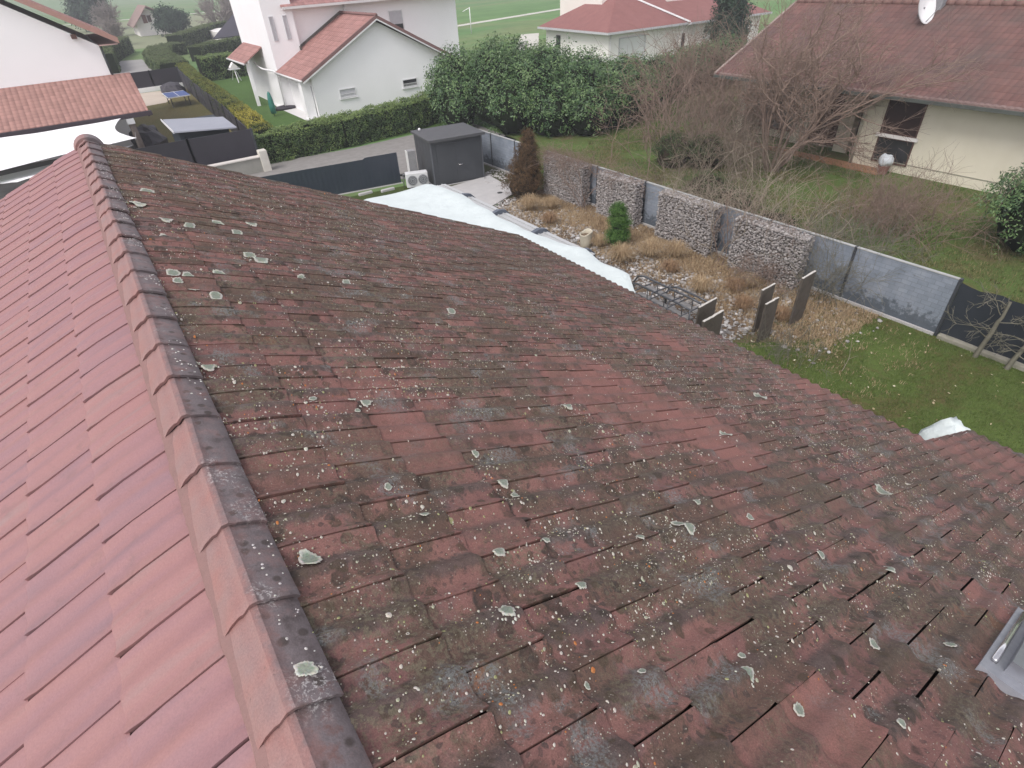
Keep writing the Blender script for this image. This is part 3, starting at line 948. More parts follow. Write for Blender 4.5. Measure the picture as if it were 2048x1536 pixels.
# damp splash stains creeping up from the soil
st = t.math('SUBTRACT', t.math('MULTIPLY', t.noise(6, 5, .7), 1.5), t.math('MULTIPLY', sepx.outputs[2], .95))
col = t.mix(t.ramp(st, [(.30, 0.0), (.5, .75)]), col, (.05, .062, .075))
t.bump(t.math('ADD', br.outputs['Fac'], t.noise(25, 4)), .5, .012)
M_PANEL = t.out(col, .75, .3)
M_POST = simple('dark_metal_post', (.05, .055, .065), (.035, .04, .045), 8, .5, .4)
M_CAPC = simple('pale_capping', (.40, .41, .40), (.33, .34, .33), 4, .8)
def wallfence(name, y0, y1, label, posts):
    r = thing(name, (14.2, y0, 0), label, 'fence', 'blue grey stone pattern fence runs along the right garden')
    ys_ = [y0] + posts + [y1]
    for a, c in zip(ys_[:-1], ys_[1:]):
        B().box(14.18, 14.235, a + .035, c - .035, .04, 1.42).make('panel', M_PANEL, r)
    for p in ys_:
        B().bbox(14.155, 14.26, p - .03, p + .03, 0, 1.455, .008).make('post', M_POST, r)
    B().box(14.165, 14.25, y0 + .032, y1 - .032, 1.423, 1.446).make('capping', M_CAPC, r)
    B().box(14.13, 14.29, y0 + .032, y1 - .032, 0, .075).make('kerb', M_CONC, r)
    return r
wallfence('panel_fence', 3.68, 18.35, 'long blue grey stone pattern fence behind the four gabions', [6.0, 8.35, 10.7, 13.05, 15.4])
wallfence('panel_fence', 19.2, 24.2, 'short blue grey stone pattern fence between shed and brown conifer', [20.55, 22.4])
# dark privacy screen fence
M_SCREEN = simple('dark_screen_fabric', (.022, .028, .036), (.03, .036, .046), 2.2, .55, .4, bs=.25, bscale=14)
r = thing('screen_fence', (14.2, -2, 0), 'near black screen fence at the right edge behind bare pale trunks', 'fence')
b = B()
N = 60
V = []; F = []
for i in range(N + 1):
    y = -8 + (3.64 + 8) * i / N
    sag = .03 * math.sin(i * 1.7) + .05 * noise.noise(Vector((y, 3, 1)))
    for z in (0.12, .5, .95, 1.34 + sag):
        V.append((14.19 + .02 * noise.noise(Vector((y * 2, z * 3, 4))), y, z))
for i in range(N):
    for j in range(3):
        F.append((i * 4 + j, i * 4 + 4 + j, i * 4 + 5 + j, i * 4 + 1 + j))
mesh('screen', V, F, M_SCREEN, r, True)
for y in (-7.5, -5, -2.5, 0.0, 2.4):
    B().cyl(14.24, y, 0, 1.42, .025, k=8).make('post', M_POST, r)
B().bbox(14.08, 14.32, -8, 3.62, 0, .11, .02).make('kerb', simple('lichened_kerb', (.34, .32, .27), (.20, .20, .15), 5, .95), r)

# gabions
def mat_stone(name, cols, rough=.85):
    t = NT(name)
    a = t.attr('tint').outputs['Fac']
    c = t.ramp(a, cols)
    c = t.mix(1.0, c, t.ramp(t.noise(45, 4, .7), [(.25, .7), (.75, 1.2)]), 'MULTIPLY')
    return t.out(c, rough, .3)
M_GST = mat_stone('gabion_stone', [(0, (.25, .228, .215)), (.35, (.32, .295, .28)), (.7, (.38, .355, .34)), (1, (.46, .435, .42))])
M_WIRE = simple('galvanised_wire', (.30, .30, .31), None, 10, .45, .5, .6)
GL = ['farthest gabion of grey stones beside the brown conifer, dry vines over its top',
      'second gabion of grey stones standing behind the small green conifer',
      'third gabion of grey stones left of the bare forked vine stems',
      'nearest and widest gabion of grey stones behind the dark slate slabs']
for gi, (ya, yb, hh) in enumerate(((15.6, 17.85, 1.5), (12.95, 14.8, 1.48), (9.85, 11.95, 1.5), (7.0, 9.1, 1.47))):
    r = thing('gabion', (13.8, (ya + yb) / 2, 0), GL[gi], 'gabion', 'stone filled gabions along the garden fence')
    xa, xb = 13.62, 14.02
    pts = []
    s = .054
    def face(nu, nv_, f):
        for i in range(nu):
            for j in range(nv_):
                pts.append(f((i + .5 + rng.normal(0, .25)) / nu, (j + .5 + rng.normal(0, .25)) / nv_))
    L = yb - ya
    face(int(L / s), int(hh / s), lambda a, c: (xa + .02, ya + a * L, c * hh))
    face(int(L / s), int(.4 / s), lambda a, c: (xa + c * .4, ya + a * L, hh - .02))
    face(int(.4 / s), int(hh / s), lambda a, c: (xa + a * .4, ya + .02, c * hh))
    face(int(.4 / s), int(hh / s), lambda a, c: (xa + a * .4, yb - .02, c * hh))
    face(int(L / s / 1.4), int(hh / s / 1.4), lambda a, c: (xb - .02, ya + a * L, c * hh))
    P = np.array(pts) + rng.normal(0, .008, (len(pts), 3))
    V, F, ti = stones(P, rng.uniform(.026, .043, len(P)), .9)
    mesh('stone_fill', V, F, M_GST, r, attrs={'tint': ti})
    B().box(xa + .05, xb - .05, ya + .05, yb - .05, 0, hh - .06).make('core', simple('dark_gap', (.15, .135, .125), None, 9, .95), r)
    pp = []
    for z in np.arange(0.02, hh + .05, .2):
        z = min(z, hh + .03)
        pp.append((np.array([(xa - .045, ya - .03, z), (xa - .045, (ya + yb) / 2, z), (xa - .045, yb + .03, z)]), .004, .004))
        pp.append((np.array([(xa - .045, ya - .04, z), (xa + .2, ya - .04, z), (xb + .03, ya - .04, z)]), .004, .004))
    for y in np.arange(ya - .03, yb + .05, .25):
        pp.append((np.array([(xa - .05, y, 0), (xa - .05, y, hh / 2), (xa - .05, y, hh + .035)]), .0025, .0025))
        pp.append((np.array([(xa - .05, y, hh + .035), (xa + .2, y, hh + .04), (xb + .03, y, hh + .035)]), .0025, .0025))
    V, F, ti = curves_mesh(pp, 4)
    mesh('wire_basket', V, F, M_WIRE, r)

# white and grey pebbles, one loose layer
M_PEB = mat_stone('pebble', [(0, (.15, .14, .13)), (.4, (.29, .275, .26)), (.75, (.42, .405, .39)), (1, (.60, .585, .57))])
P = []
while len(P) < 7200:
    x = random.uniform(9.6, 14.1); y = random.uniform(4.6, 18.3)
    if x < 11.0 and y < 6.4: continue
    edge = (x - 12.3) / 1.4
    dens = .62 - .55 * max(0, min(1, (x - 12.2) / 1.0)) * (1 if y > 7.5 else .2)
    dens += .6 * noise.noise(Vector((x * .8, y * .8, 5)))
    if y < 6.4: dens *= .45 * max(.1, (y - 4.4) / 2)
    if random.random() < dens: P.append((x, y, random.uniform(0.01, .035)))
for _ in range(500):
    P.append((random.uniform(12.6, 14.1), random.uniform(18.6, 22), random.uniform(.01, .03)))
P = np.array(P)
V, F, ti = stones(P, np.clip(rng.lognormal(-3.3, .4, len(P)), .015, .09), .6)
o = mesh('pebbles', V, F, M_PEB, attrs={'tint': ti}); o['kind'] = 'stuff'
# straw coloured litter and short dry stems between the stones
def tufts(pts, hmin, hmax, wid, lean, per, mat_, name):
    n = len(pts) * per
    Pb = np.repeat(np.array(pts), per, 0)
    Pb[:, :2] += rng.normal(0, .05, (n, 2))
    h = rng.uniform(hmin, hmax, n)
    dirv = rng.normal(0, 1, (n, 2)); dirv /= np.linalg.norm(dirv, axis=1)[:, None] + 1e-9
    lean_ = rng.uniform(.1, 1, n) * lean
    mid = Pb + np.stack([dirv[:, 0] * lean_ * h * .35, dirv[:, 1] * lean_ * h * .35, h * .6], 1)
    tip = Pb + np.stack([dirv[:, 0] * lean_ * h, dirv[:, 1] * lean_ * h, h * (1 - .5 * lean_ ** 2)], 1)
    side = np.stack([-dirv[:, 1], dirv[:, 0], np.zeros(n)], 1) * wid
    V = np.stack([Pb - side, Pb + side, mid + side * .8, mid - side * .8, tip + side * .15, tip - side * .15], 1)
    F = (np.array([[0, 1, 2, 3], [3, 2, 4, 5]])[None] + (np.arange(n) * 6)[:, None, None]).reshape(-1, 4)
    return V.reshape(-1, 3), F, np.repeat(rng.random(n), 6)
M_STRAW = foliage_mat('straw', (.26, .175, .10), (.42, .31, .19), (.58, .46, .30), .8, .15, .25)
M_RUST = foliage_mat('rusty_straw', (.17, .105, .06), (.31, .20, .12), (.44, .31, .19), .8, .15, .2)
pts = []
while len(pts) < 9500:
    x = random.uniform(11.2, 14.0); y = random.uniform(4.9, 17.8)
    d = .32 + .6 * max(0, min(1, (x - 11.7) / 1.0)) + .5 * noise.noise(Vector((x * .7, y * .7, 15)))
    if random.random() < d: pts.append((x, y, .01))
V, F, ti = tufts(pts, .04, .15, .004, 1.1, 7, None, '')
o = mesh('dry_litter', V, F, M_STRAW, attrs={'tint': ti}); o['kind'] = 'stuff'
# near lawn blades
M_BLADE = foliage_mat('grass_blade', (.065, .09, .024), (.105, .16, .038), (.18, .22, .075), .7, .2, .2)
pts = []
while len(pts) < 15000:
    x = random.uniform(8.2, 14.1); y = random.uniform(-1.5, 6.5)
    if noise.noise(Vector((x * .9, y * .9, 25))) > -.28 or random.random() < .2: pts.append((x, y, .008))
V, F, ti = tufts(pts, .02, .06, .0035, .9, 5, None, '')
o = mesh('grass', V, F, M_BLADE, attrs={'tint': ti}); o['kind'] = 'stuff'
pts = [(random.uniform(9, 13.8), random.uniform(3.2, 6.6), .01) for _ in range(260)]
V, F, ti = tufts(pts, .03, .10, .004, 1.1, 6, None, '')
o = mesh('withered_grass', V, F, M_STRAW, attrs={'tint': ti}); o['kind'] = 'stuff'
pts = []
while len(pts) < 13000:
    x = random.uniform(14.4, 25.0); y = random.uniform(2.0, 22.5)
    if noise.noise(Vector((x * .5, y * .5, 35))) > -.25: pts.append((x, y, .006))
V, F, ti = tufts(pts, .04, .13, .006, 1.0, 4, None, '')
o = mesh('rough_grass', V, F, foliage_mat('rough_grass_blade', (.06, .07, .025), (.11, .14, .045), (.30, .25, .13), .8, .1, .2), attrs={'tint': ti}); o['kind'] = 'stuff'
# fallen pale leaves
n = 230
P = np.stack([rng.uniform(8.8, 14, n), rng.uniform(-1, 6.6, n), rng.uniform(.04, .07, n)], 1)
V, F, ti = leaf_quads(P, np.tile([0, 0, 1.], (n, 1)), rng.uniform(.03, .075, n), .35, .6)
o = mesh('fallen_leaves', V, F, foliage_mat('fallen_leaf', (.25, .17, .09), (.45, .38, .24), (.65, .60, .45), .8, .1, .1), attrs={'tint': ti}); o['kind'] = 'stuff'

# ornamental grass clumps
CLUMPS = [
 (12.05, 16.7, .62, 'tall straw coloured grass clump at the corner of the concrete pad', 0),
 (12.75, 16.3, .48, 'straw coloured grass clump at the foot of the farthest gabion', 0),
 (11.8, 15.2, .42, 'low brownish grass clump between concrete pad and cream pot', 1),
 (11.75, 12.6, .42, 'pale grass clump beside the small green conifer on its left', 0),
 (11.5, 11.3, .60, 'wide straw coloured grass clump in front of the small green conifer', 0),
 (12.35, 10.95, .62, 'straw coloured grass clump right of the small green conifer', 0),
 (12.95, 10.45, .55, 'straw coloured grass clump at the foot of the third gabion', 0),
 (12.1, 9.9, .36, 'short rusty grass clump among pebbles below the third gabion', 1),
 (11.75, 8.5, .50, 'round golden grass clump behind the grey metal frame', 0),
 (12.55, 8.0, .36, 'small reddish grass clump before the bare vine stems', 1),
 (11.9, 7.25, .36, 'round rusty grass clump left of the upright slate slabs', 1),
 (12.15, 6.35, .34, 'small rusty grass clump between the tall and middle slate slabs', 1),
 (13.0, 7.9, .40, 'short golden grass clump at the foot of the nearest gabion', 0)]
for (x, y, h, lab, kd) in CLUMPS:
    n = 900
    a = rng.random(n) * 2 * math.pi
    rad0 = rng.random(n) ** .5 * .09
    L = h * rng.uniform(.55, 1.1, n); out = rng.uniform(.25, 1.0, n) * h * .85
    pp = []
    base = np.stack([x + np.cos(a) * rad0, y + np.sin(a) * rad0, np.full(n, .01)], 1)
    for tq in ((0, 0), (.25, .55), (.65, .85), (1.0, .62)):
        pp.append(base + np.stack([np.cos(a) * out * tq[0], np.sin(a) * out * tq[0], L * tq[1]], 1) + rng.normal(0, .012, (n, 3)) * (tq[0] > 0))
    wid = .0045
    side = np.stack([-np.sin(a), np.cos(a), np.zeros(n)], 1) * wid
    V = np.stack([v for q, p in enumerate(pp) for v in (p - side * (1 - q * .28), p + side * (1 - q * .28))], 1)
    F = (np.array([[0, 1, 3, 2], [2, 3, 5, 4], [4, 5, 7, 6]])[None] + (np.arange(n) * 8)[:, None, None]).reshape(-1, 4)
    o = mesh('grass_clump', V.reshape(-1, 3), F, M_RUST if kd else M_STRAW, attrs={'tint': np.repeat(rng.random(n), 8)}, loc=(x, y, 0))
    tagit(o, lab, 'ornamental grass', 'dry ornamental grasses in the pebble bed')
# upright slate slabs
t = NT('slate')
c = t.ramp(t.noise(4, 6, .65, dist=.6), [(.3, (.065, .055, .045)), (.55, (.10, .085, .07)), (.75, (.07, .065, .065))])
t.bump(t.noise(9, 6, .7), .5, .02); M_SLATE = t.out(c, .7, .3)
M_SEDGE = simple('pale_slate_edge', (.60, .58, .53), (.42, .40, .37), 40, .9)
def slate(x0, x1, y, z1, z2, th, lab, tilt=0.0):
    r = thing('slate_slab', ((x0 + x1) / 2, y, 0), lab, 'stone slab', 'upright dark slate slabs in the pebble bed')
    n = 9
    V = []; F = []
    for i in range(n + 1):
        f = i / n
        x = x0 + (x1 - x0) * f
        zt = z1 + (z2 - z1) * f + rng.normal(0, .004)
        for z in (-.05, .35 * zt, .7 * zt, zt - .012):
            for s in (-1, 1):
                ww = .008 * noise.noise(Vector((x * 4, z * 4, s * 3.)))
                V.append((x + tilt * z + (0.012 * noise.noise(Vector((z * 5, y, i))) if i in (0, n) else 0), y + s * th / 2 + ww, z))
    for i in range(n):
        for j in range(3):
            a = i * 8 + j * 2; c = a + 8
            F += [(a, c, c + 2, a + 2), (a + 1, a + 3, c + 3, c + 1)]
    for i in (0, n):
        for j in range(3):
            a = i * 8 + j * 2
            F.append((a, a + 2, a + 3, a + 1) if i == 0 else (a, a + 1, a + 3, a + 2))
    mesh('face', V, F, M_SLATE, r)
    b = B()
    for i in range(n):
        a = i * 8 + 6
        p = [V[a], V[a + 8], V[a + 9], V[a + 1]]
        b.hexa([tuple(q) for q in p] + [(q[0], q[1], q[2] + .014 + rng.normal(0, .002)) for q in p])
    b.make('top_edge', M_SEDGE, r)
slate(11.12, 11.58, 6.37, 1.17, 1.19, .04, 'middle upright slate slab standing just behind the shorter one', -.02)
slate(10.82, 11.30, 6.05, 1.04, 1.06, .04, 'shorter upright slate slab in front of the middle one', -.01)
slate(11.98, 12.48, 6.0, 1.31, 1.34, .045, 'tallest upright slate slab, nearest to the grey fence', .03)
slate(9.75, 10.36, 7.02, .93, .97, .045, 'broad slate slab behind another one at the end of the metal frame', .0)
slate(9.45, 10.12, 6.62, .86, .90, .05, 'broad slate slab partly hidden by the roof edge', .0)
# metal frames with grey panels
M_FR = simple('dark_steel_tube', (.10, .105, .115), (.075, .08, .088), 10, .4, .5, .4)
M_FP = simple('worn_grey_board', (.30, .29, .28), (.20, .195, .19), 7, .9)
r = thing('tube_frame', (9.9, 7.9, 0), 'low rack of dark grey tubes with grey boards beside the slate slabs', 'metal rack')
b = B()
for x, y1, z in ((9.28, 8.85, .82), (9.62, 8.98, .86), (9.98, 9.1, .90), (10.28, 8.25, .82)):
    b.tube([(x - .05, y1 + .12, .0), (x - .04, y1 + .14, z - .22), (x, y1 + .06, z - .06), (x + .02, y1 - .12, z), (x + .02, 7.5, z), (x + .02, 7.16, z - .02)], .026, 8)
    b.tube([(x + .02, 7.16, z - .02), (x + .02, 7.15, 0)], .018, 8)
b.make('rail', M_FR, r, True)
b = B()
for y in (8.75, 8.2, 7.65, 7.2):
    b.tube([(9.3, y, .76), (9.64, y - .03, .79), (10.0, y - .06, .82), (10.3, y - .08, .74)], .016, 6)
for y in (8.5, 7.95, 7.4):
    for x, z in ((9.3, .82), (9.64, .86), (10.0, .90)):
        b.tube([(x, y, z), (x + .02, y, z - .28)], .012, 6)
b.tube([(9.3, 8.1, .84), (9.55, 8.25, .88), (10.0, 8.15, .93), (10.3, 8.32, .84)], .018, 6)
b.tube([(9.3, 7.55, .84), (9.5, 7.7, .88), (9.9, 7.6, .92)], .018, 6)
b.make('cross_tie', M_FR, r, True)
for x, y1, z in ((9.32, 8.75, .80), (9.66, 8.88, .84), (10.02, 9.0, .88)):
    bb = B(); bb.hexa([(x, 7.2, z - .30), (x + .22, 7.2, z - .34), (x + .22, y1, z - .34), (x, y1, z - .30), (x, 7.2, z - .27), (x + .22, 7.2, z - .31), (x + .22, y1, z - .31), (x, y1, z - .27)])
    bb.make('board', M_FP, r)
# cream pot
r = thing('plant_pot', (11.45, 12.85, 0), 'cream coloured broken pot standing on the pebbles', 'pot')
b = B(); prf = [(.13, 0), (.165, .03), (.185, .25), (.20, .46), (.215, .50), (.20, .52), (.175, .5), (.17, .40)]
V = []; F = []; k = 22
for (rr, z) in prf:
    for j in range(k):
        a = 2 * math.pi * j / k
        V.append((11.45 + rr * math.cos(a), 12.85 + rr * math.sin(a), z + (.05 * math.sin(a * 1.0 + 2) + .02 * math.sin(a * 3) if z > .45 else 0)))
for i in range(len(prf) - 1):
    for j in range(k):
        F.append((i * k + j, i * k + (j + 1) % k, (i + 1) * k + (j + 1) % k, (i + 1) * k + j))
F.append(tuple(reversed(range(k)))); 
mesh('body', V, F, simple('cream_pot', (.52, .48, .38), (.42, .39, .31), 9, .9), r, True)
B().cyl(11.45, 12.85, .36, .41, .172, k=18).make('soil', M_SOIL, r)

# shed
M_SHED = simple('anthracite_sheet', (.042, .046, .052), (.050, .055, .062), 1.5, .45, .45)
M_SHEDT = simple('anthracite_roof', (.062, .064, .068), (.080, .082, .086), 5, .55, .4, bs=.1, bscale=60)
sh = thing('garden_shed', (12.1, 22.6, 0), 'dark grey metal garden shed with a flat overhanging roof', 'shed', rotz=R(-10))
b = B(); b.bbox(-1.12, 1.12, -1.15, 1.15, .03, 1.78, .012); b.make('wall', M_SHED, sh, local=True)
b = B(); b.hexa([(-1.22, -1.30, 1.80), (1.24, -1.30, 1.80), (1.24, 1.2, 1.74), (-1.22, 1.2, 1.74), (-1.22, -1.30, 1.90), (1.24, -1.30, 1.90), (1.24, 1.2, 1.83), (-1.22, 1.2, 1.83)]); b.make('roof', M_SHEDT, sh, local=True)
b = B()
for sx in (-1.135, 1.09): b.box(sx, sx + .045, -1.165, -1.12, .03, 1.76)
b.make('corner_trim', simple('shed_trim', (.14, .15, .165), None, 9, .4, .5, .4), sh, local=True)
d = B().box(-.9, .75, -1.168, -1.152, .08, 1.68).make('door', M_SHED, sh, local=True)
dd = B(); dd.box(-.075, -.068, -1.174, -1.166, .1, 1.66); dd.make('seam', M_POST, d, local=True)
for xs in (-1.1261, 1.1211):
    for q in range(5):
        B().box(xs, xs + .005, -.9 + q * .42, -.86 + q * .42, .08, 1.7).make('rib', M_SHEDT, sh, local=True)
hb = B().tube([(0.02, -1.17, .78), (.02, -1.215, .78), (.17, -1.215, .775), (.17, -1.17, .775)], .014, 8); hb.make('handle', simple('chrome', (.75, .75, .75), None, 9, .2, .5, .9), d, True, True)
B().box(-1.18, 1.18, -1.2, 1.2, 0, .035).make('base', M_CONC, sh, local=True)
b = B(); ellipsoid(b, (0, 0, .06), (.06, .06, .06), 12, 8, 0)
o = mesh('ball', b.V, b.F, simple('white_plastic', (.8, .8, .8), None, 9, .4), None, True)
o.location = (11.35, 23.6, 1.845); tagit(o, 'small white ball lying on the dark shed roof', 'ball')
# heat pump
ac = thing('heat_pump', (10.25, 22.2, 0), 'white outdoor air conditioning unit on the grass left of the shed', 'air conditioner', rotz=R(-20))
M_WP = simple('white_enamel', (.62, .63, .63), (.55, .56, .56), 3, .5, .4)
b = B(); b.bbox(-.46, .46, -.17, .17, .10, .66, .02); b.make('casing', M_WP, ac, local=True)
def disc(b, x, z, y, r0, k=24, th=.02):
    V = [(x + r0 * math.cos(2 * math.pi * j / k), y, z + r0 * math.sin(2 * math.pi * j / k)) for j in range(k)]
    V += [(v[0], y - th, v[2]) for v in V]
    b.add(V, [tuple(range(k)), tuple(reversed(range(k, 2 * k)))] + [(j, (j + 1) % k, k + (j + 1) % k, k + j) for j in range(k)])
for x in (-.2, .24):
    b = B(); disc(b, x, .37, -.17, .2); g = b.make('fan', simple('fan_dark', (.10, .11, .12), (.16, .17, .18), 12, .6), ac, local=True)
    b = B()
    for rr in (.06, .12, .18):
        b.tube([(x + rr * math.cos(2 * math.pi * j / 20), -.2, .37 + rr * math.sin(2 * math.pi * j / 20)) for j in range(21)], .004, 5, False)
    b.make('grille', M_WP, g, local=True)
b = B()
for x in (-.35, .35): b.box(x - .04, x + .04, -.2, .2, 0, .1)
b.make('foot', M_POST, ac, local=True)
b = B(); b.tube([(-.46, .05, .6), (-.54, .05, .6), (-.56, .1, .4), (-.56, .15, 0)], .018, 8); b.make('pipe', M_WIRE, ac, True, True)

# sliding gate and its pillar
t = NT('navy_gate')
w = t.n('ShaderNodeSeparateXYZ'); t.l(t.co, w.inputs[0])
M_GATE = simple('navy_gate_sheet', (.024, .032, .048), (.032, .041, .058), 1.2, .32, .5, bs=.12, bscale=5, bd=.02)
gt = thing('gate', (6.5, 23.9, 0), 'long dark navy sheet metal gate between pale wall and grey pillar', 'gate', rotz=math.atan2(22.9 - 23.95, 10.05 - 4.0))
V = []; F = []
nx = 70
for i in range(nx + 1):
    x = -3.2 + 6.75 * i / nx
    zt = 1.22 if x < 2.2 else 1.28
    for z in (.05, .3, .6, .9, zt):
        V.append((x, .010 * (i % 2), z))
for i in range(nx):
    for j in range(4):
        F.append((i * 5 + j, i * 5 + 5 + j, i * 5 + 6 + j, i * 5 + 1 + j))
mesh('sheet', V, F, M_GATE, gt, local=True)
b = B(); b.box(-3.2, 3.56, .015, .05, .03, .09); b.box(-3.2, 3.56, .015, .05, 1.02, 1.10)
for x in (-3.2, -1, 1.2, 3.5): b.box(x, x + .05, .015, .05, .09, 1.02)
b.make('frame', M_POST, gt, local=True)
b = B().box(-3.3, 3.6, -.06, .09, 0, .03); b.make('rail', M_CONC, gt, local=True)
r = thing('gate_pillar', (10.5, 23.0, 0), 'grey concrete gate pillar standing against the dark shed', 'pillar', rotz=R(-10))
B().bbox(-.17, .17, -.17, .17, 0, 1.33, .01).make('shaft', simple('grey_concrete', (.30, .30, .30), (.22, .22, .225), 4, .9, bs=.3, bscale=30), r, local=True)
B().box(-.185, -.172, -.18, .16, 0, 1.33).make('edge_strip', simple('bright_strip', (.66, .66, .65), None, 6, .5), r, local=True)
# curb stones by the gate
for x, y, lab in ((9.1, 22.75, 'pale kerb stone in the grass beside the white heat pump'), (8.2, 23.0, 'second pale kerb stone further left under the navy gate')):
    b = B(); b.bbox(x - .3, x + .3, y - .07, y + .07, 0, .1, .02); o = b.make('kerb_stone', M_CONC, loc=(x, y, 0)); tagit(o, lab, 'kerb stone')

# ------------------------------------------------------------------ pergola under its white sheet
M_TARP = None
t = NT('white_sheet'); t.bump(t.noise(2.4, 5, .6, dist=2.4), .6, .06); M_TARP = t.out(t.ramp(t.noise(1.5, 3), [(.3, (.62, .685, .675)), (.7, (.54, .60, .595))]), .6, .3)
pg = thing('pergola', (7.2, 12, 0), 'terrace pergola of dark curved beams with a clear grey roof edge', 'pergola')
M_DG = simple('slate_grey_paint', (.11, .125, .155), (.085, .10, .125), 6, .5, .4)
for y in (14.45, 12.65, 10.85, 9.2):
    b = B()
    pth = [(5.9, y, 1.98), (7.6, y, 1.98), (7.85, y, 2.0), (8.08, y, 2.06), (8.26, y, 2.02), (8.38, y, 1.90), (8.42, y, 1.74)]
    V = []; F = []
    for i, p in enumerate(pth):
        a = pth[max(0, i - 1)]; c = pth[min(len(pth) - 1, i + 1)]
        dx, dz = c[0] - a[0], c[2] - a[2]; L = math.hypot(dx, dz); nx_, nz_ = -dz / L * .07, dx / L * .07
        for (s, q) in ((1, -.06), (1, .06), (-1, .06), (-1, -.06)):
            V.append((p[0] + nx_ * s, y + q, p[2] + nz_ * s))
    for i in range(len(pth) - 1):
        for j in range(4):
            F.append((i * 4 + j, i * 4 + (j + 1) % 4, i * 4 + 4 + (j + 1) % 4, i * 4 + 4 + j))
    F += [(3, 2, 1, 0), tuple(range(len(V) - 4, len(V)))]
    mesh('curved_beam', V, F, M_DG, pg)
for y in (15.7, 12.6, 9.6):
    B().bbox(7.92, 8.04, y - .06, y + .06, 0, 1.94).make('post', M_DG, pg)
B().box(7.9, 8.06, 8.9, 16.0, 1.94, 1.985).make('gutter_beam', M_DG, pg)
b = B()
b.box(7.55, 8.32, 9.0, 16.0, 1.992, 2.005); 
for x in (8.02, 8.18): b.box(x, x + .03, 9.0, 16.0, 2.006, 2.03)
t = NT('clear_grey_sheet'); M_POLY = t.out((.42, .43, .43), .35, .4)
b.make('roof_sheet', M_POLY, pg)
# draped sheet
def tarp_z(x, y):
    z = 2.135 + .010 * noise.noise(Vector((x * 1.2, y * .8, 3))) 
    for yb in (14.45, 12.65, 10.85, 9.2):
        z += .014 * math.exp(-((y - yb) / .16) ** 2)
    z -= .05 * math.sin((x - 5.6) * 1.3) ** 2
    return z
ny, nx = 90, 22
V = []; F = []
for j in range(ny + 1):
    y = 7.12 + (16.25 - 7.12) * j / ny
    xr = np.interp(y, [7.1, 7.6, 8.4, 9.2, 9.9, 10.6, 12.0, 13.3, 14.6, 15.3, 16.25], [7.74, 8.0, 8.0, 8.15, 7.98, 7.85, 7.82, 7.92, 8.03, 7.93, 7.86]) + .025 * math.sin(y * 5)
    xl = 5.2 if y > 9.3 else 6.0
    if y > 15.6: xl = 5.2 + (y - 15.6) * .9
    for i in range(nx + 1):
        x = xl + (xr - xl) * i / nx
        z = tarp_z(x, y)
        if i == nx: z -= .03
        z -= .30 * max(0, (7.6 - y)) ** 1.3 * 1.2
        if y > 16.0: z -= (y - 16.0) * .25
        V.append((x, y, z))
for j in range(ny):
    for i in range(nx):
        a = j * (nx + 1) + i
        F.append((a, a + 1, a + nx + 2, a + nx + 1))
n0 = len(V)
V += [(v[0], v[1], v[2] - .012) for v in V]
F += [tuple(n0 + q for q in reversed(f)) for f in F]
o = mesh('tarpaulin', V, F, M_TARP, None, True, loc=(7, 12, 2.1)); tagit(o, 'white sheet draped over the terrace pergola beyond the roof edge', 'tarpaulin')
# white cover on garden furniture beside the porch
b = B(); ellipsoid(b, (0, 0, .5), (.40, .36, .52), 20, 12, .35)
o = mesh('furniture_cover', b.V, b.F, M_TARP, None, True); o.location = (9.72, 1.72, 0)
tagit(o, 'crumpled white furniture cover on the lawn beyond the near roof corner', 'furniture cover')
b = B(); ellipsoid(b, (0, 0, .32), (.34, .3, .36), 16, 10, .4)
o = mesh('furniture_cover', b.V, b.F, M_TARP, None, True); o.location = (9.42, 1.98, .0)
tagit(o, 'lower white cover tucked beside the bigger white furniture cover', 'furniture cover')

# =================================================================== PLANTS
M_CORE = simple('hedge_core', (.012, .018, .008), None, 5, .95, .05)  # near-black fill, the dark inside of the foliage put into the colour
M_TWIGC = simple('brown_core', (.045, .035, .025), None, 5, .95, .05)
M_HEDGE = foliage_mat('hedge_leaf', (.022, .048, .016), (.062, .115, .034), (.20, .28, .085), .5, .35)
M_HEDGEY = foliage_mat('yellow_green_leaf', (.03, .05, .015), (.095, .135, .035), (.36, .32, .05), .6, .2)
M_LAUREL = foliage_mat('laurel_leaf', (.018, .045, .017), (.055, .122, .040), (.17, .26, .095), .42, .45)
M_HFAR = foliage_mat('far_hedge_leaf', (.04, .06, .025), (.07, .105, .04), (.13, .165, .07), .7, .2)
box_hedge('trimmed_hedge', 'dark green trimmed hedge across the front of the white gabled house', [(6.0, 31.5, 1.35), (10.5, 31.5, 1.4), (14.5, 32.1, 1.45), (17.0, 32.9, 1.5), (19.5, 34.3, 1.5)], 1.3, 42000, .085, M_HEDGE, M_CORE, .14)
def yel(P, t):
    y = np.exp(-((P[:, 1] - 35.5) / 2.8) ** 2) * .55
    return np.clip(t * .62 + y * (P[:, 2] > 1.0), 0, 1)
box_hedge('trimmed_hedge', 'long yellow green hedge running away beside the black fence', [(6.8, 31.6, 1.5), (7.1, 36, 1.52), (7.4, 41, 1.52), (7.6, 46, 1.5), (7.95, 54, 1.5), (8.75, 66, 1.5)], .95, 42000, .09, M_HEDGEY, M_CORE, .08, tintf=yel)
box_hedge('trimmed_hedge', 'dark green hedge behind the white bird table on the far lawn', [(9.9, 64.5, 1.9), (14.5, 64.8, 1.9), (24, 65.5, 1.9)], 1.6, 16000, .14, M_HEDGE, M_CORE, .1)
box_hedge('trimmed_hedge', 'second far hedge with pale top beyond the bird table hedge', [(12.6, 82, 1.5), (17, 86, 1.5), (26, 92, 1.5)], 1.6, 9000, .18, M_HFAR, M_CORE, .1)
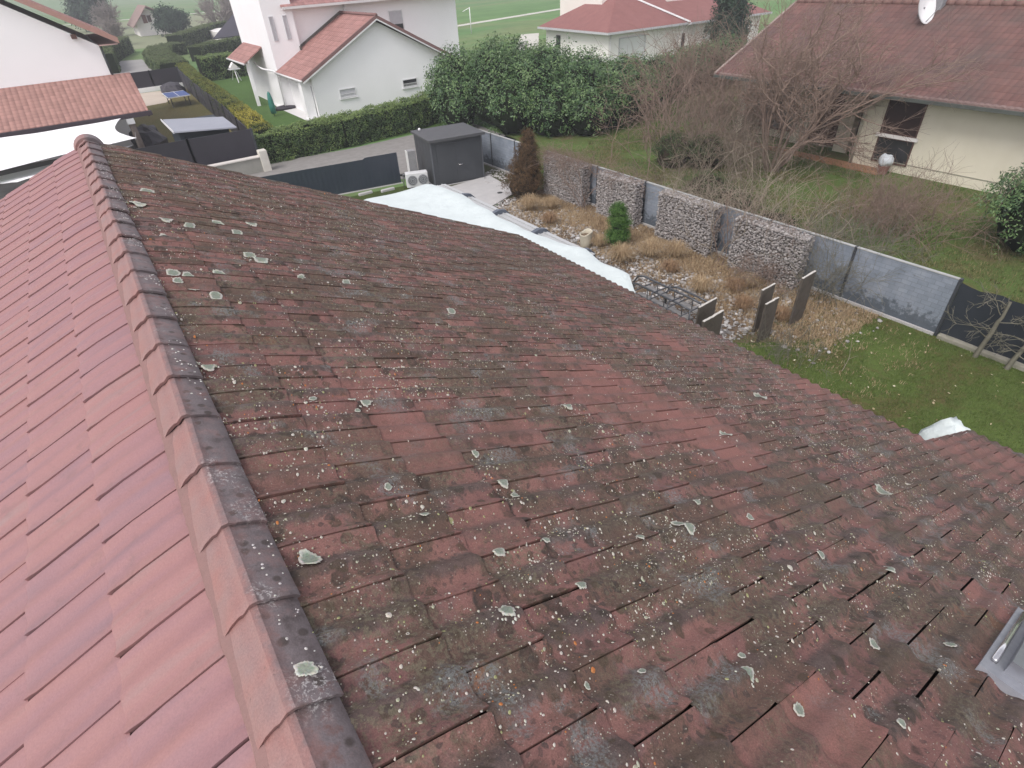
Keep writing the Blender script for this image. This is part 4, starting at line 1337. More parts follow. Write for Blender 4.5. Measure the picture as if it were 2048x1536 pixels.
box_hedge('trimmed_hedge', 'farthest hedge running towards the dark roofed barn', [(13.4, 100, 1.7), (22, 118, 1.7), (30, 124, 1.7)], 2, 8000, .22, M_HFAR, M_CORE, .1)
box_hedge('trimmed_hedge', 'broad light green hedge corner beside the pale side road', [(8.6, 70, 1.3), (8.9, 84, 1.3), (10.5, 92, 1.3), (13, 93, 1.3)], 2.6, 16000, .15, M_HFAR, M_CORE, .12)
box_hedge('trimmed_hedge', 'grey green hedge right beside the big white gable wall', [(3.4, 80, 1.9), (4.2, 92, 1.9), (7.5, 104, 1.9)], 2.2, 9000, .17, M_HFAR, M_CORE, .12)

# untrimmed laurels
lr = thing('laurel_hedge', (19.5, 28, 0), 'large untrimmed dark laurel hedge behind the shed and gabions', 'hedge')
LC = [(18.3, 26.9, 1.2, 1.4, 1.4, 1.5), (19.6, 25.0, 1.1, 1.3, 1.4, 1.5), (21.0, 23.6, 1.0, 1.3, 1.2, 1.35), (22.8, 23.8, 1.1, 1.5, 1.2, 1.4), (24.8, 24.3, 1.1, 1.6, 1.2, 1.4), (17.0, 30.0, 1.2, 1.3, 1.3, 1.5), (17.6, 31.0, 1.8, 1.7, 1.6, 2.0), (18.6, 28.6, 1.9, 1.7, 1.8, 2.2), (20.0, 29.6, 2.1, 2.0, 2.0, 2.1), (19.6, 26.6, 1.7, 1.5, 1.7, 2.0), (21.2, 27.3, 1.9, 1.9, 1.8, 2.0),
      (21.4, 24.9, 1.5, 1.5, 1.6, 1.9), (23.4, 26.6, 1.6, 1.9, 1.8, 1.75), (24.0, 25.0, 1.3, 1.7, 1.5, 1.6), (26.2, 26.2, 1.4, 1.9, 1.6, 1.45), (28.8, 26.4, 1.2, 2.0, 1.6, 1.35),
      (31.4, 27.0, 1.2, 2.0, 1.6, 1.3), (34.0, 27.6, 1.3, 2.0, 1.6, 1.3), (22.6, 29.5, 1.6, 1.9, 1.7, 1.9), (36.5, 27.5, 1.4, 2.0, 1.8, 1.3)]
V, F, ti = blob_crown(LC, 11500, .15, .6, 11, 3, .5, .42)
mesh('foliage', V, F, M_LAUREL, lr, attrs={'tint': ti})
b = B()
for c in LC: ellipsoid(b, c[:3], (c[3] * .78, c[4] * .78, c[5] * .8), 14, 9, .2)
b.make('dark_core', M_CORE, lr)  # added dark solid cores fill the crown in place of branches
# evergreen at the right edge
def bush(name, label, C, n, leaf, mat_, core, cat, clump=11, asp=.42, group=None, seed=1, corek=.75, spread=.6, lump=.45):
    r = thing(name, (C[0][0], C[0][1], 0), label, cat, group)
    V, F, ti = blob_crown(C, n, leaf, spread, clump, seed, lump, asp)
    mesh('foliage', V, F, mat_, r, attrs={'tint': ti})
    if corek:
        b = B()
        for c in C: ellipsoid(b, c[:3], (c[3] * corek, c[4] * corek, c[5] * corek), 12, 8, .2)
        b.make('dark_core', core, r)  # added dark filler inside the leaves, no modelled branches
    return r
bush('evergreen_bush', 'dark evergreen bush at the right edge against the cream house', [(20.8, 4.2, 1.1, 1.6, 1.5, 1.5), (22.6, 3.9, 1.4, 1.5, 1.5, 1.6), (21.5, 2.6, .9, 1.8, 1.5, 1.3)], 2600, .10, M_LAUREL, M_CORE, 'bush')
M_BRCON = foliage_mat('brown_conifer_leaf', (.035, .025, .015), (.085, .052, .028), (.16, .10, .05), .8, .15)
bush('conifer', 'rust brown cone shaped conifer leaning by the farthest gabion', [(12.85, 18.1, .5, .82, .78, .65), (12.98, 18.15, 1.05, .66, .64, .58), (13.12, 18.2, 1.6, .48, .46, .52), (13.22, 18.25, 2.05, .28, .28, .40)], 2600, .05, M_BRCON, M_TWIGC, 'conifer', 12, .3)
M_PINE = foliage_mat('fresh_conifer_leaf', (.025, .07, .015), (.055, .13, .025), (.12, .22, .05), .6, .25)
bush('conifer', 'small bright green conifer in the pebble bed before the second gabion', [(12.15, 12.15, .38, .38, .38, .36), (12.2, 12.15, .8, .36, .36, .36), (12.14, 12.18, 1.15, .26, .26, .30)], 1500, .05, M_PINE, M_CORE, 'conifer', 12, .22, seed=6)

M_BARK = simple('grey_brown_twigs', (.16, .125, .095), (.24, .195, .15), 8, .9)
M_BARKP = simple('pale_twigs', (.36, .31, .24), (.26, .21, .16), 8, .9)
M_BARKR = simple('reddish_twigs', (.20, .142, .110), (.28, .205, .165), 8, .9)
M_BARKG = simple('mossy_grey_bark', (.14, .135, .10), (.20, .19, .15), 9, .9)
def woody(name, label, cat, mat_, paths, group=None, k=3, extra=None):
    r = thing(name, tuple(paths[0][0][0][:2]) + (0,), label, cat, group)
    big = [p for p in paths if p[1] > .016]; small = [p for p in paths if p[1] <= .016]
    if big:
        V, F, ti = curves_mesh(big, 6); mesh('branches', V, F, mat_, r, True)
    if small:
        V, F, ti = curves_mesh(small, k); mesh('twigs', V, F, mat_, r)
    return r
# big bare multi-stem tree before the cream house
ps = []
for i in range(9):
    a = i / 9 * 6.28
    grow((22.2 + .2 * math.cos(a), 13.6 + .2 * math.sin(a), 0), (.45 * math.cos(a) + .1, .5 * math.sin(a), 1.0), rng.uniform(2.5, 3.5), .06, 4, 5, .58, 6, .01, .10, .64, ps, .0042, .03)
woody('bare_tree', 'wide bare many stemmed tree hiding part of the cream house', 'tree', M_BARKR, ps)
# bushes and tangles behind the gabions
def thicket(label, cx, cy, sx, sy, n, h, mat_, cat='shrub', kids=4, lev=2, r=.010, droop=.12, ups=1.0, name='bare_shrub', group=None, spread=.6, rmin=.0035):
    ps = []
    for _ in range(n):
        x = cx + random.gauss(0, sx); y = cy + random.gauss(0, sy)
        grow((x, y, 0), (random.gauss(0, .35), random.gauss(0, .35), ups), h * random.uniform(.55, 1.1), r, lev, kids, spread, 6, droop, .14, .6, ps, rmin)
    return woody(name, label, cat, mat_, ps, group)
thicket('dense brown bare shrub between laurel hedge and bare tree', 22.4, 18.0, 1.2, 1.4, 62, 2.7, M_BARKR, kids=5, lev=2, r=.02, droop=.05)
thicket('low dark tangled shrub under the big bare tree', 20.6, 14.8, 1.1, 1.4, 95, 1.6, M_BARK, kids=5, lev=2, r=.013)
thicket('dark bare shrub at the foot of the cream house loggia', 23.3, 16.4, .8, 1.3, 52, 2.2, M_BARK, kids=4, lev=2, r=.015)
thicket('tall reddish bare shrub rising beside the far corner of the cream house roof', 27.2, 21.2, 1.4, 1.2, 75, 3.3, M_BARKR, kids=5, lev=2, r=.026, droop=.0)
thicket('brown twiggy bush on the slope right of the flower pot', 18.9, 7.3, .7, .7, 90, 1.45, M_BARKR, kids=5, lev=2, r=.012, droop=.03)
thicket('grey green twiggy bush behind the two bare fence panels', 16.0, 7.0, .45, .9, 50, 1.2, M_BARKG, kids=4, lev=2, r=.010)
thicket('long arching pale twigs tumbling over the third gabion', 15.4, 10.3, .5, 1.3, 80, 2.2, M_BARKP, kids=4, lev=1, r=.011, droop=.34, ups=1.3)
thicket('pale arching twigs reaching over the nearest gabion', 15.1, 8.2, .25, .6, 20, 1.9, M_BARKP, kids=4, lev=1, r=.010, droop=.36, ups=1.3)
thicket('brown low thicket behind the second gabion', 16.6, 13.8, .7, 1.2, 60, .9, M_BARK, kids=4, lev=2, r=.011)
thicket('faded brown bramble thicket behind the third gabion', 17.4, 12.2, .8, .8, 45, 1.0, M_BARK, kids=4, lev=2, r=.012)
thicket('grey shrub in front of the nearest gabion by the slate slabs', 13.1, 7.6, .3, .45, 40, .62, M_BARKR, kids=4, lev=2, r=.006, droop=.25)
thicket('thin leafless bush leaning on the bare fence panel beside the nearest gabion', 13.75, 6.3, .18, .3, 34, 1.35, M_BARKG, kids=4, lev=2, r=.008, droop=.05)
# low evergreen underbrush
M_UND = foliage_mat('underbrush_leaf', (.02, .035, .015), (.045, .075, .028), (.10, .13, .055), .7, .2)
bush('evergreen_shrub', 'green rounded shrub between grass strip and big bare tree', [(19.9, 16.9, .5, .9, .9, .9), (20.7, 15.8, .5, 1.0, .9, .8)], 1100, .07, M_UND, M_TWIGC, 'shrub', 9, .4, seed=9)
bush('evergreen_shrub', 'dark green ground shrub under the arching pale twigs', [(17.0, 11.8, .3, 1.0, 1.1, .65), (17.6, 13.2, .35, .9, .9, .7), (16.6, 9.6, .25, .8, .9, .5)], 1100, .06, M_UND, M_TWIGC, 'shrub', 9, .4, seed=4)
# climbing dry vines
M_VINE = M_BARKR
def vines(label, y0, y1, n, mat_, stem_y, hang=.5):
    ps = []
    ps.append((np.array([(13.55, stem_y - .03, .012), (13.55, stem_y + .1, .012), (13.55, stem_y + .23, .012)]), .018, .018))
    for i in range(3):
        a = (13.55, stem_y + .1 * i, 0)
        grow(a, (rng.normal(0, .1), rng.normal(0, .35), 1), 1.5, .016, 2, 5, .5, 8, .02, .12, .6, ps, .004)
    for _ in range(n):
        y = random.uniform(y0, y1); x = random.uniform(13.55, 14.15)
        grow((x, y, 1.5), (random.gauss(-.25, .5), random.gauss(0, .6), random.uniform(.0, .8)), random.uniform(.3, .85), .005, 1, 3, .6, 7, hang, .22, .6, ps, .0032)
    return woody('dry_vine', label, 'vine', mat_, ps, None)
vines('brown dry vine covering the top of the farthest gabion and hanging off it', 15.3, 17.9, 240, M_BARKR, 15.35)
vines('thin dry vine trailing along the top of the second gabion', 12.9, 14.9, 70, M_BARKR, 15.1)
vines('bare forked vine climbing between the third and the nearest gabion', 9.2, 11.9, 60, M_BARKP, 9.45)
vines('thin dry vine scraps on top of the nearest gabion', 7.1, 9.0, 35, M_BARKR, 9.2)
# trained bare fruit trees in front of the dark screen
FL = ['bare espalier tree nearest the blue grey fence panel', 'second bare espalier tree before the dark screen fence', 'third bare espalier tree at the right edge of view']
for i, (y, ly) in enumerate(((2.75, .25), (2.15, .12), (1.65, .2))):
    ps = []
    pts = np.array([(13.93, y, 0), (13.95, y - .02, .3), (13.97, y - .05, .6), (13.95, y - .06, .85), (13.97, y - .08, 1.1), (13.98, y - .1, 1.35)])
    pts[1:] += rng.normal(0, .03, (5, 3)); ps.append((pts, .055, .026))
    for z, s in ((.35, -1), (.45, 1), (.8, 1), (.95, -1), (1.1, 1), (1.3, -1), (1.32, 1)):
        grow((13.95, y - .05, z + rng.normal(0, .12)), (rng.normal(-.2, .4), s * rng.uniform(.4, 1.0), rng.uniform(.1, .9)), rng.uniform(.35, .8), .014, 2, 4, .6, 6, -.05, .22, .55, ps, .0045)
    woody('bare_tree', FL[i], 'tree', M_BARKG, ps, 'bare espalier trees before the dark screen')
# loose long dead stems lying on the lawn
for i, (x, y, a, L, lab) in enumerate(((12.3, 5.2, .3, 1.5, 'long dry stem lying on the grass below the tallest slate slab'), (12.1, 4.6, 1.0, 1.1, 'short dry stem crossing the lawn nearer the roof edge'), (11.6, 5.0, 2.2, 1.2, 'dry stem lying across the first long stem'), (11.2, 4.2, .2, .8, 'dry curved stem on moss close to the roof'))):
    ps = grow((x, y, .05), (math.cos(a), math.sin(a), .03), L, .007, 1, 3, .35, 7, 0, .06, .5, None, .004)
    V, F, ti = curves_mesh(ps, 4); o = mesh('dead_stem', V, F, M_BARKP, loc=(x, y, .05)); tagit(o, lab, 'dead stem')
thicket('yellowish weeds against the slate slabs near the roof edge', 10.9, 5.4, .35, .4, 60, .55, M_BARKG, cat='weeds', name='weeds', kids=3, lev=1, r=.005, droop=.2)
# far trees
def tree(label, x, y, h, cw, mat_, leaf=.35, n=700, bare=False, name='tree'):
    if bare:
        ps = []
        for i in range(5):
            grow((x + rng.normal(0, .3), y + rng.normal(0, .3), 0), (rng.normal(0, .25), rng.normal(0, .25), 1), h * .55, h * .03, 3, 6, .5, 6, 0, .1, .62, ps, .03)
        return woody(name, label, 'tree', mat_, ps)
    r = thing(name, (x, y, 0), label, 'tree')
    C = [(x, y, h * .35, cw * .5, cw * .5, h * .33), (x + .1 * cw, y, h * .6, cw * .4, cw * .4, h * .3), (x - .12 * cw, y + .1, h * .78, cw * .27, cw * .27, h * .24)]
    V, F, ti = blob_crown(C, n, leaf, .6, 8, x, .6, .4)
    mesh('crown', V, F, mat_, r, attrs={'tint': ti})
    b = B()
    for c in C: ellipsoid(b, c[:3], (c[3] * .75, c[4] * .75, c[5] * .75), 10, 7, .2)
    b.make('dark_core', M_CORE, r)  # added dark filler that makes the crown opaque
    B().cyl(x, y, 0, h * .5, h * .03, h * .015, 8).make('trunk', M_BARK, r)
    return r
M_DT = foliage_mat('dark_spruce', (.012, .025, .018), (.025, .048, .032), (.05, .085, .05), .7, .2)
tree('dark round evergreen beside the distant white house', 17.6, 128, 4.0, 5.6, M_DT, .4, 900, name='evergreen_tree')
tree('dark conifer beyond the brown roof verge at top left', 8.0, 165, 8.5, 8, M_DT, .6, 800, name='evergreen_tree')
tree('very dark conifer behind the far corner of the cream house roof', 45.5, 34.5, 5.2, 3.4, M_DT, .25, 900, name='evergreen_tree')
tree('dark bush peeping over the ridge of the cream house at the right edge', 44, 12.5, 5.5, 5, M_DT, .3, 500, name='evergreen_tree')
M_HAZYB = simple('hazed_twigs', (.20, .17, .16), (.27, .24, .22), 1, .95)  # paleness of distance haze put into the twig colour
tree('hazy bare tree left of the distant white house', 9.3, 140, 5.2, 5, M_HAZYB, bare=True, name='bare_tree')
tree('hazy bare tree standing between far hedge and white gable wall', 7.6, 118, 3.6, 5, M_HAZYB, bare=True, name='bare_tree')
tree('hazy bare tree just left of the dark barn roof', 24.0, 122, 5.4, 5, M_HAZYB, bare=True, name='bare_tree')
tree('second hazy bare tree behind the dark barn roof', 27.8, 128, 5.2, 5, M_HAZYB, bare=True, name='bare_tree')
tree('small leafy bush in front of the cream wall of the hipped roof house', 46.5, 36.0, 2.4, 1.5, M_HFAR, .12, 90, name='shrub')
tree('thin young shrub against the right part of the hipped roof house', 50.5, 36.5, 1.9, 1.2, M_HFAR, .12, 60, name='shrub')

# =================================================================== BUILDINGS
def mat_roof(name, c1, c2, rowdir, pitch=.34, rows=.36, depth=.35, stain=None):
    """interlocking tiles: rolls across, courses along"""
    t = NT(name)
    sx = t.n('ShaderNodeSeparateXYZ'); t.l(t.co, sx.inputs[0])
    a, c = (sx.outputs[0], sx.outputs[1]) if rowdir == 'x' else (sx.outputs[1], sx.outputs[0])
    roll = t.math('ABSOLUTE', t.math('SINE', t.math('MULTIPLY', a, math.pi / pitch)))
    crs = t.math('FRACT', t.math('DIVIDE', c, rows))
    n1 = t.noise(.9, 5, .6)
    col = t.ramp(n1, [(.3, c1), (.7, c2)])
    line = t.ramp(crs, [(0.0, .55), (.10, 1.0), (1.0, 1.06)])
    col = t.mix(1.0, col, line, 'MULTIPLY')
    cell = t.n('ShaderNodeTexWhiteNoise'); cv = t.n('ShaderNodeCombineXYZ')
    t.l(t.math('FLOOR', t.math('DIVIDE', a, pitch)), cv.inputs[0]); t.l(t.math('FLOOR', t.math('DIVIDE', c, rows)), cv.inputs[1]); t.l(cv.outputs[0], cell.inputs[0])
    col = t.mix(1.0, col, t.ramp(cell.outputs[0], [(0, .88), (1, 1.12)]), 'MULTIPLY')
    if stain:
        col = t.mix(t.ramp(t.noise(.5, 5, .65), [(.45, 0.0), (.68, .7)]), col, stain)
    t.bump(t.math('ADD', roll, t.math('MULTIPLY', crs, -.6)), .7, .05)
    return t.out(col, .8, .25)
M_RY = mat_roof('red_roof_ridge_along_y', (.29, .150, .132), (.34, .185, .165), 'y')
M_RX = mat_roof('red_roof_ridge_along_x', (.29, .150, .14), (.34, .185, .17), 'x')
M_ROR = mat_roof('orange_lean_to_roof', (.30, .165, .142), (.345, .195, .165), 'x', .25, .33)
M_RBR = mat_roof('weathered_brown_red_roof', (.125, .068, .062), (.165, .088, .075), 'y', .22, .33, stain=(.095, .078, .07))
M_RHIP = simple('dark_red_hip_tiles', (.215, .095, .088), (.26, .12, .11), 1.5, .8, .25, bs=.4, bscale=12)
M_VERGE = simple('brown_red_verge', (.19, .105, .10), (.22, .13, .12), 4, .8)
M_WHITE = simple('white_render', (.90, .895, .90), (.845, .84, .84), .45, .9, .1, bs=.1, bscale=50)
M_OFFW = simple('warm_white_render', (.82, .79, .765), (.78, .75, .725), .8, .9, .1)
M_CRW = simple('cream_wall', (.70, .66, .54), (.64, .60, .48), 1.1, .9, .1, bs=.1, bscale=40)
M_PVC = simple('white_pvc', (.80, .80, .80), None, 3, .4, .5)
M_BROWN = simple('brown_shutter', (.10, .05, .04), (.075, .038, .03), 5, .6)
M_DGL = NT('dark_glass'); M_DGL = M_DGL.out((.03, .03, .034), .12, .6)
M_GREYS = simple('grey_shutter', (.52, .52, .54), (.44, .44, .46), 4, .6)
M_GUT = simple('pale_gutter', (.66, .65, .64), (.6, .59, .58), 3, .5, .4)
M_DGUT = simple('dark_green_gutter', (.085, .095, .085), (.06, .068, .06), 3, .6)

def roof_plane(b, P, th=.09):
    b.slab(P, th)
def window(parent, axis, c, a0, a1, z0, z1, out, frame, pane, fw=.05, name='window', bars=0):
    """axis 'y': on plane y=c facing -y; axis 'x': on plane x=c facing -x"""
    b = B()
    def bx(p0, p1, q0, q1, d0, d1):
        if axis == 'y': b.box(p0, p1, c - d1, c - d0, q0, q1)
        else: b.box(c - d1, c - d0, p0, p1, q0, q1)
    bx(a0, a0 + fw, z0, z1, .0, out); bx(a1 - fw, a1, z0, z1, .0, out)
    bx(a0 + fw, a1 - fw, z0, z0 + fw, .0, out); bx(a0 + fw, a1 - fw, z1 - fw, z1, .0, out)
    for i in range(bars):
        x = a0 + (a1 - a0) * (i + 1) / (bars + 1)
        bx(x - .012, x + .012, z0 + fw, z1 - fw, .015, out - .005)
    w = b.make(name, frame, parent)
    b = B()
    if axis == 'y': b.box(a0 + fw, a1 - fw, c - .012, c - .002, z0 + fw, z1 - fw)
    else: b.box(c - .012, c - .002, a0 + fw, a1 - fw, z0 + fw, z1 - fw)
    b.make('pane', pane, w)
    return w

# ---------------- white gabled house in the middle
wh = thing('white_house', (17, 41, 0), 'white rendered house with a low red gabled wing in front', 'house')
YG = 39.19
b = B()
b.add([(12.04, YG, 0), (21.1, YG, 0), (21.1, YG, 2.72), (16.75, YG, 4.93), (12.04, YG, 2.52),
       (12.04, 44.6, 0), (21.1, 44.6, 0), (21.1, 44.6, 2.72), (16.75, 44.6, 4.93), (12.04, 44.6, 2.52)],
      [(0, 1, 2, 3, 4), (9, 8, 7, 6, 5), (1, 6, 7, 2), (0, 4, 9, 5)])
b.box(11.42, 12.038, YG + .35, YG + .9, 0, 2.3)
b.make('wing_wall', M_WHITE, wh)
b = B()
b.box(11.45, 13.38, 44.2, 52, 0, 7.2)
b.box(13.382, 26.0, 44.75, 54, 0, 5.75)
b.make('main_wall', M_WHITE, wh)
# wing roof
b = B()
y0, y1 = 38.75, 44.19
roof_plane(b, [(11.32, y0, 2.33), (16.79, y0, 5.18), (16.79, 44.74, 5.18), (13.39, 44.74, 3.41), (13.39, y1, 3.41), (11.32, y1, 2.33)])
roof_plane(b, [(22.2, y0, 2.33), (22.2, 44.74, 2.33), (16.79, 44.74, 5.18), (16.79, y0, 5.18)])
b.make('wing_roof', M_RY, wh)
b = B()
for (xa, xb) in ((11.32, 16.79), (22.2, 16.79)):
    b.hexa([(xa, y0 - .03, 2.20), (xb, y0 - .03, 5.05), (xb, y0 + .12, 5.05), (xa, y0 + .12, 2.20), (xa, y0 - .03, 2.39), (xb, y0 - .03, 5.24), (xb, y0 + .12, 5.24), (xa, y0 + .12, 2.39)])
b.make('verge_tiles', M_VERGE, wh)
b = B()
for (xa, xb) in ((11.36, 16.79), (22.16, 16.79)):
    b.hexa([(xa, y0 - .045, 2.12), (xb, y0 - .045, 4.96), (xb, y0 - .01, 4.96), (xa, y0 - .01, 2.12), (xa, y0 - .045, 2.20), (xb, y0 - .045, 5.04), (xb, y0 - .01, 5.04), (xa, y0 - .01, 2.20)])
b.make('bargeboard', M_PVC, wh)
b = B(); b.tube([(16.79, y0 - .05, 5.24), (16.79, 44.7, 5.24)], .09, 8); b.make('ridge_cap', M_VERGE, wh, True)
b = B(); b.box(13.3, 13.36, 44.0, 44.18, 3.4, 3.62); 
b.hexa([(13.42, 44.6, 3.42), (16.79, 44.6, 5.19), (16.79, 44.74, 5.19), (13.42, 44.74, 3.42), (13.42, 44.6, 3.56), (16.79, 44.6, 5.33), (16.79, 44.74, 5.33), (13.42, 44.74, 3.56)])
b.make('flashing', simple('mossy_flashing', (.12, .105, .09), None, 8, .8), wh)
b = B(); b.tube([(11.28, y0 - .04, 2.27), (11.28, y1, 2.27)], .065, 8); b.tube([(22.24, y0, 2.27), (22.24, y1, 2.27)], .065, 8); b.make('gutter', M_GUT, wh, True)
b = B(); b.tube([(11.30, 44.0, 2.25), (11.36, 44.15, 2.0), (11.36, 44.15, 0)], .05, 8); b.make('downpipe', M_PVC, wh, True)
b = B(); b.tube([(10.9, 47.5, 2.72), (11.0, 47.3, 2.45), (11.0, 46, 2.38), (11.25, 44.4, 2.36), (11.3, 44.2, 2.28)], .06, 8); b.make('downpipe', M_PVC, wh, True)
b = B(); b.tube([(17.05, 44.60, 5.68), (17.12, 44.5, 5.3), (17.12, 44.5, 5.1)], .07, 8); b.make('downpipe', M_PVC, wh, True)
b = B(); b.tube([(11.9, YG - .06, 1.9), (11.9, YG - .06, .0)], .035, 8); b.make('downpipe', simple('grey_pipe', (.40, .40, .41), None, 4, .6), wh, True)
# main roof eave
b = B(); b.slab([(12.7, 43.95, 5.86), (26.6, 43.95, 5.86), (26.6, 49.4, 8.2), (12.7, 49.4, 8.2)], .1)
b.slab([(12.7, 49.4, 8.2), (26.6, 49.4, 8.2), (26.6, 54.8, 5.86), (12.7, 54.8, 5.86)], .1)
b.make('main_roof', M_RX, wh)
b = B(); b.box(12.7, 26.6, 43.85, 43.94, 5.70, 5.84); b.box(12.75, 26.55, 43.96, 44.74, 5.70, 5.74); b.make('gutter', M_GUT, wh)
# porch
b = B(); b.slab([(10.0, 46.6, 2.80), (11.44, 46.6, 3.65), (11.44, 51.5, 3.65), (10.0, 51.5, 2.80)], .09); b.make('porch_roof', M_RY, wh)
b = B(); b.tube([(9.97, 46.55, 2.74), (9.97, 51.5, 2.74)], .065, 8); b.make('gutter', M_GUT, wh, True)
b = B(); b.box(10.25, 10.45, 47.2, 47.4, 0, 2.7); b.make('porch_column', M_WHITE, wh)
# windows
for x0, x1, z0, z1 in ((13.62, 14.75, .98, 1.48), (18.08, 19.2, .98, 1.46)):
    w = window(wh, 'y', YG, x0, x1, z0, z1, .055, M_PVC, M_DGL if x0 > 15 else M_GREYS, .05)
    b = B()
    for i in range(12):
        x = x0 + .08 + (x1 - x0 - .16) * i / 11
        b.box(x - .008, x + .008, YG - .06, YG - .045, z0 - .04, z0 + .2)
    b.box(x0 + .02, x1 - .02, YG - .065, YG - .045, z0 + .2, z0 + .22)
    b.make('railing', M_PVC, w)
    B().box(x0 - .05, x1 + .05, YG - .11, YG, z0 - .09, z0 - .045).make('sill', M_PVC, w)
w = window(wh, 'y', 44.75, 20.35, 21.45, 3.75, 5.05, .06, M_PVC, M_DGL)
B().box(20.41, 21.39, 44.68, 44.73, 4.2, 5.0).make('roller_shutter', M_GREYS, w)
for (x0, x1) in ((11.78, 12.05), (12.66, 12.93)):
    window(wh, 'y', 44.2, x0, x1, 4.05, 5.4, .05, M_GREYS, M_GREYS, .05)
b = B(); b.box(21.1, 22.1, YG + .3, YG + .5, 0, 2.6); b.make('side_wall', M_WHITE, wh)
# things on its lawn
bt = thing('bird_table', (12.2, 61.4, 0), 'white three legged bird table on the far lawn', 'bird table')
b = B()
for a in (0, 2.1, 4.2):
    b.tube([(12.2 + .08 * math.cos(a), 61.4 + .3 * math.sin(a), .95), (12.2 + .33 * math.cos(a), 61.4 + 1.3 * math.sin(a), 0)], .035, 6)
b.make('leg', M_PVC, bt)
B().box(11.75, 12.65, 61.0, 61.8, .95, 1.02).make('tray', M_PVC, bt)
b = B(); b.add([(11.85, 61.1, 1.12), (12.55, 61.1, 1.12), (12.55, 61.7, 1.12), (11.85, 61.7, 1.12), (12.2, 61.1, 1.5), (12.2, 61.7, 1.5)], [(0, 1, 4), (2, 3, 5), (0, 4, 5, 3), (1, 2, 5, 4), (0, 3, 2, 1)])
b.box(11.95, 12.45, 61.15, 61.65, 1.02, 1.12); b.make('house', M_OFFW, bt)
pr = thing('closed_parasol', (10.1, 42.6, 0), 'closed parasol in a teal green cover on the lawn beside the white terrace', 'parasol')
B().cyl(10.1, 42.6, 0, 1.5, .02, k=8).make('pole', M_POST, pr)
b = B(); b.tube([(10.1, 42.6, .18), (10.1, 42.6, .6), (10.1, 42.6, 1.1), (10.1, 42.6, 1.4), (10.1, 42.6, 1.48)], [.17, .19, .15, .09, .02], 10); b.make('cover', simple('teal_cover', (.035, .17, .14), (.05, .21, .165), 5, .6), pr, True)
b = B(); ellipsoid(b, (0, 0, .4), (.9, .75, .5), 16, 10, .35); o = mesh('furniture_cover', b.V, b.F, simple('black_cover', (.035, .032, .04), (.055, .05, .06), 3, .6), None, False); o.location = (13.0, 54.0, 0)
tagit(o, 'black covered garden furniture on the white terrace', 'furniture cover')
b = B(); ellipsoid(b, (0, 0, .1), (.9, .35, .18), 12, 6, .2); o = mesh('planter', b.V, b.F, MC['black_cover']); o.location = (11.35, 44.3, 0); tagit(o, 'low dark planter where the white terrace narrows', 'planter')
po = thing('lamp_post', (45.6, 75, 0), 'thin white pole with a slanted arm right of the white house', 'lamp post')
B().cyl(45.6, 75, 0, 2.9, .06, .05, 8).make('pole', M_PVC, po, True)
b = B(); b.tube([(45.6, 75, 2.85), (44.9, 75.6, 2.45)], .045, 6); b.make('arm', M_PVC, po, True)

# ---------------- cream house with brown red roof, right
ch = thing('cream_house', (27, 12, 0), 'cream single storey house under a wide weathered brown red roof', 'house')
XW = 25.2
b = B(); b.box(XW, 34.5, 5.2, 12.05, -.02, 2.92); b.box(XW + 1.6, 34.5, 12.052, 18.2, -.02, 2.92)
b.make('wall', M_CRW, ch)
b = B(); b.box(XW + 1.2, XW + 1.598, 12.9, 13.5, 0, 2.9); b.make('pier', M_CRW, ch); B().box(XW + 1.2, XW + 1.598, 14.9, 15.6, 0, 2.9).make('pier', M_CRW, ch); B().box(XW + .6, XW + 1.598, 17.9, 18.25, 0, 2.9).make('pier', M_CRW, ch)
b = B(); b.box(XW - .02, XW - .001, 5.2, 12.05, .36, .385); b.make('plinth_line', simple('drab_beige', (.36, .35, .28), None, 5, .9), ch)  # thin dull beige band along the wall base
b = B()
xe, ze, xr, zr = 24.35, 2.86, 29.6, 5.22
b.slab([(xe, 3.5, ze), (xe, 18.75, ze), (xr, 18.75, zr), (xr, 3.5, zr)], .10)
b.slab([(xr, 3.5, zr), (xr, 18.75, zr), (35.3, 18.75, ze - .1), (35.3, 3.5, ze - .1)], .10)
b.make('roof', M_RBR, ch)
b = B(); 
for y in np.arange(3.5, 18.7, .4): b.tube([(xr, y, zr + .03), (xr, y + .38, zr + .02)], [.13, .11], 8)
b.make('ridge_cap', simple('brown_ridge', (.15, .085, .075), (.2, .12, .10), 5, .85), ch, True)
b = B(); b.box(xe - .12, xe + .02, 3.5, 18.75, ze - .16, ze - .05); b.box(xe + .03, XW, 3.6, 18.6, ze - .16, ze - .12); b.make('gutter', M_DGUT, ch)
V = []; F = []
for i in range(280):
    y = 3.6 + i * .0535
    h = .03 * abs(math.sin(i * math.pi / 4))
    V += [(xe - .035, y, ze - .05), (xe - .035, y, ze - .01 + h), (xe + .06, y, ze + .03 + h)]
for i in range(279):
    for j in range(2): F.append((i * 3 + j, i * 3 + 3 + j, i * 3 + 4 + j, i * 3 + 1 + j))
mesh('eave_tiles', V, F, simple('pale_tile_ends', (.22, .16, .145), (.15, .095, .085), 12, .85), ch)
b = B(); b.hexa([(xe, 18.72, ze - .14), (xr, 18.72, zr - .14), (xr, 18.82, zr - .14), (xe, 18.82, ze - .14), (xe, 18.72, ze + .03), (xr, 18.72, zr + .03), (xr, 18.82, zr + .03), (xe, 18.82, ze + .03)])
b.make('verge_board', simple('pale_verge', (.33, .27, .24), (.26, .20, .18), 5, .85), ch)
w = window(ch, 'x', XW, 9.85, 11.2, 1.35, 2.62, .05, M_BROWN, simple('brown_glass', (.055, .032, .030), (.035, .022, .022), 1.5, .2, .5), .04)
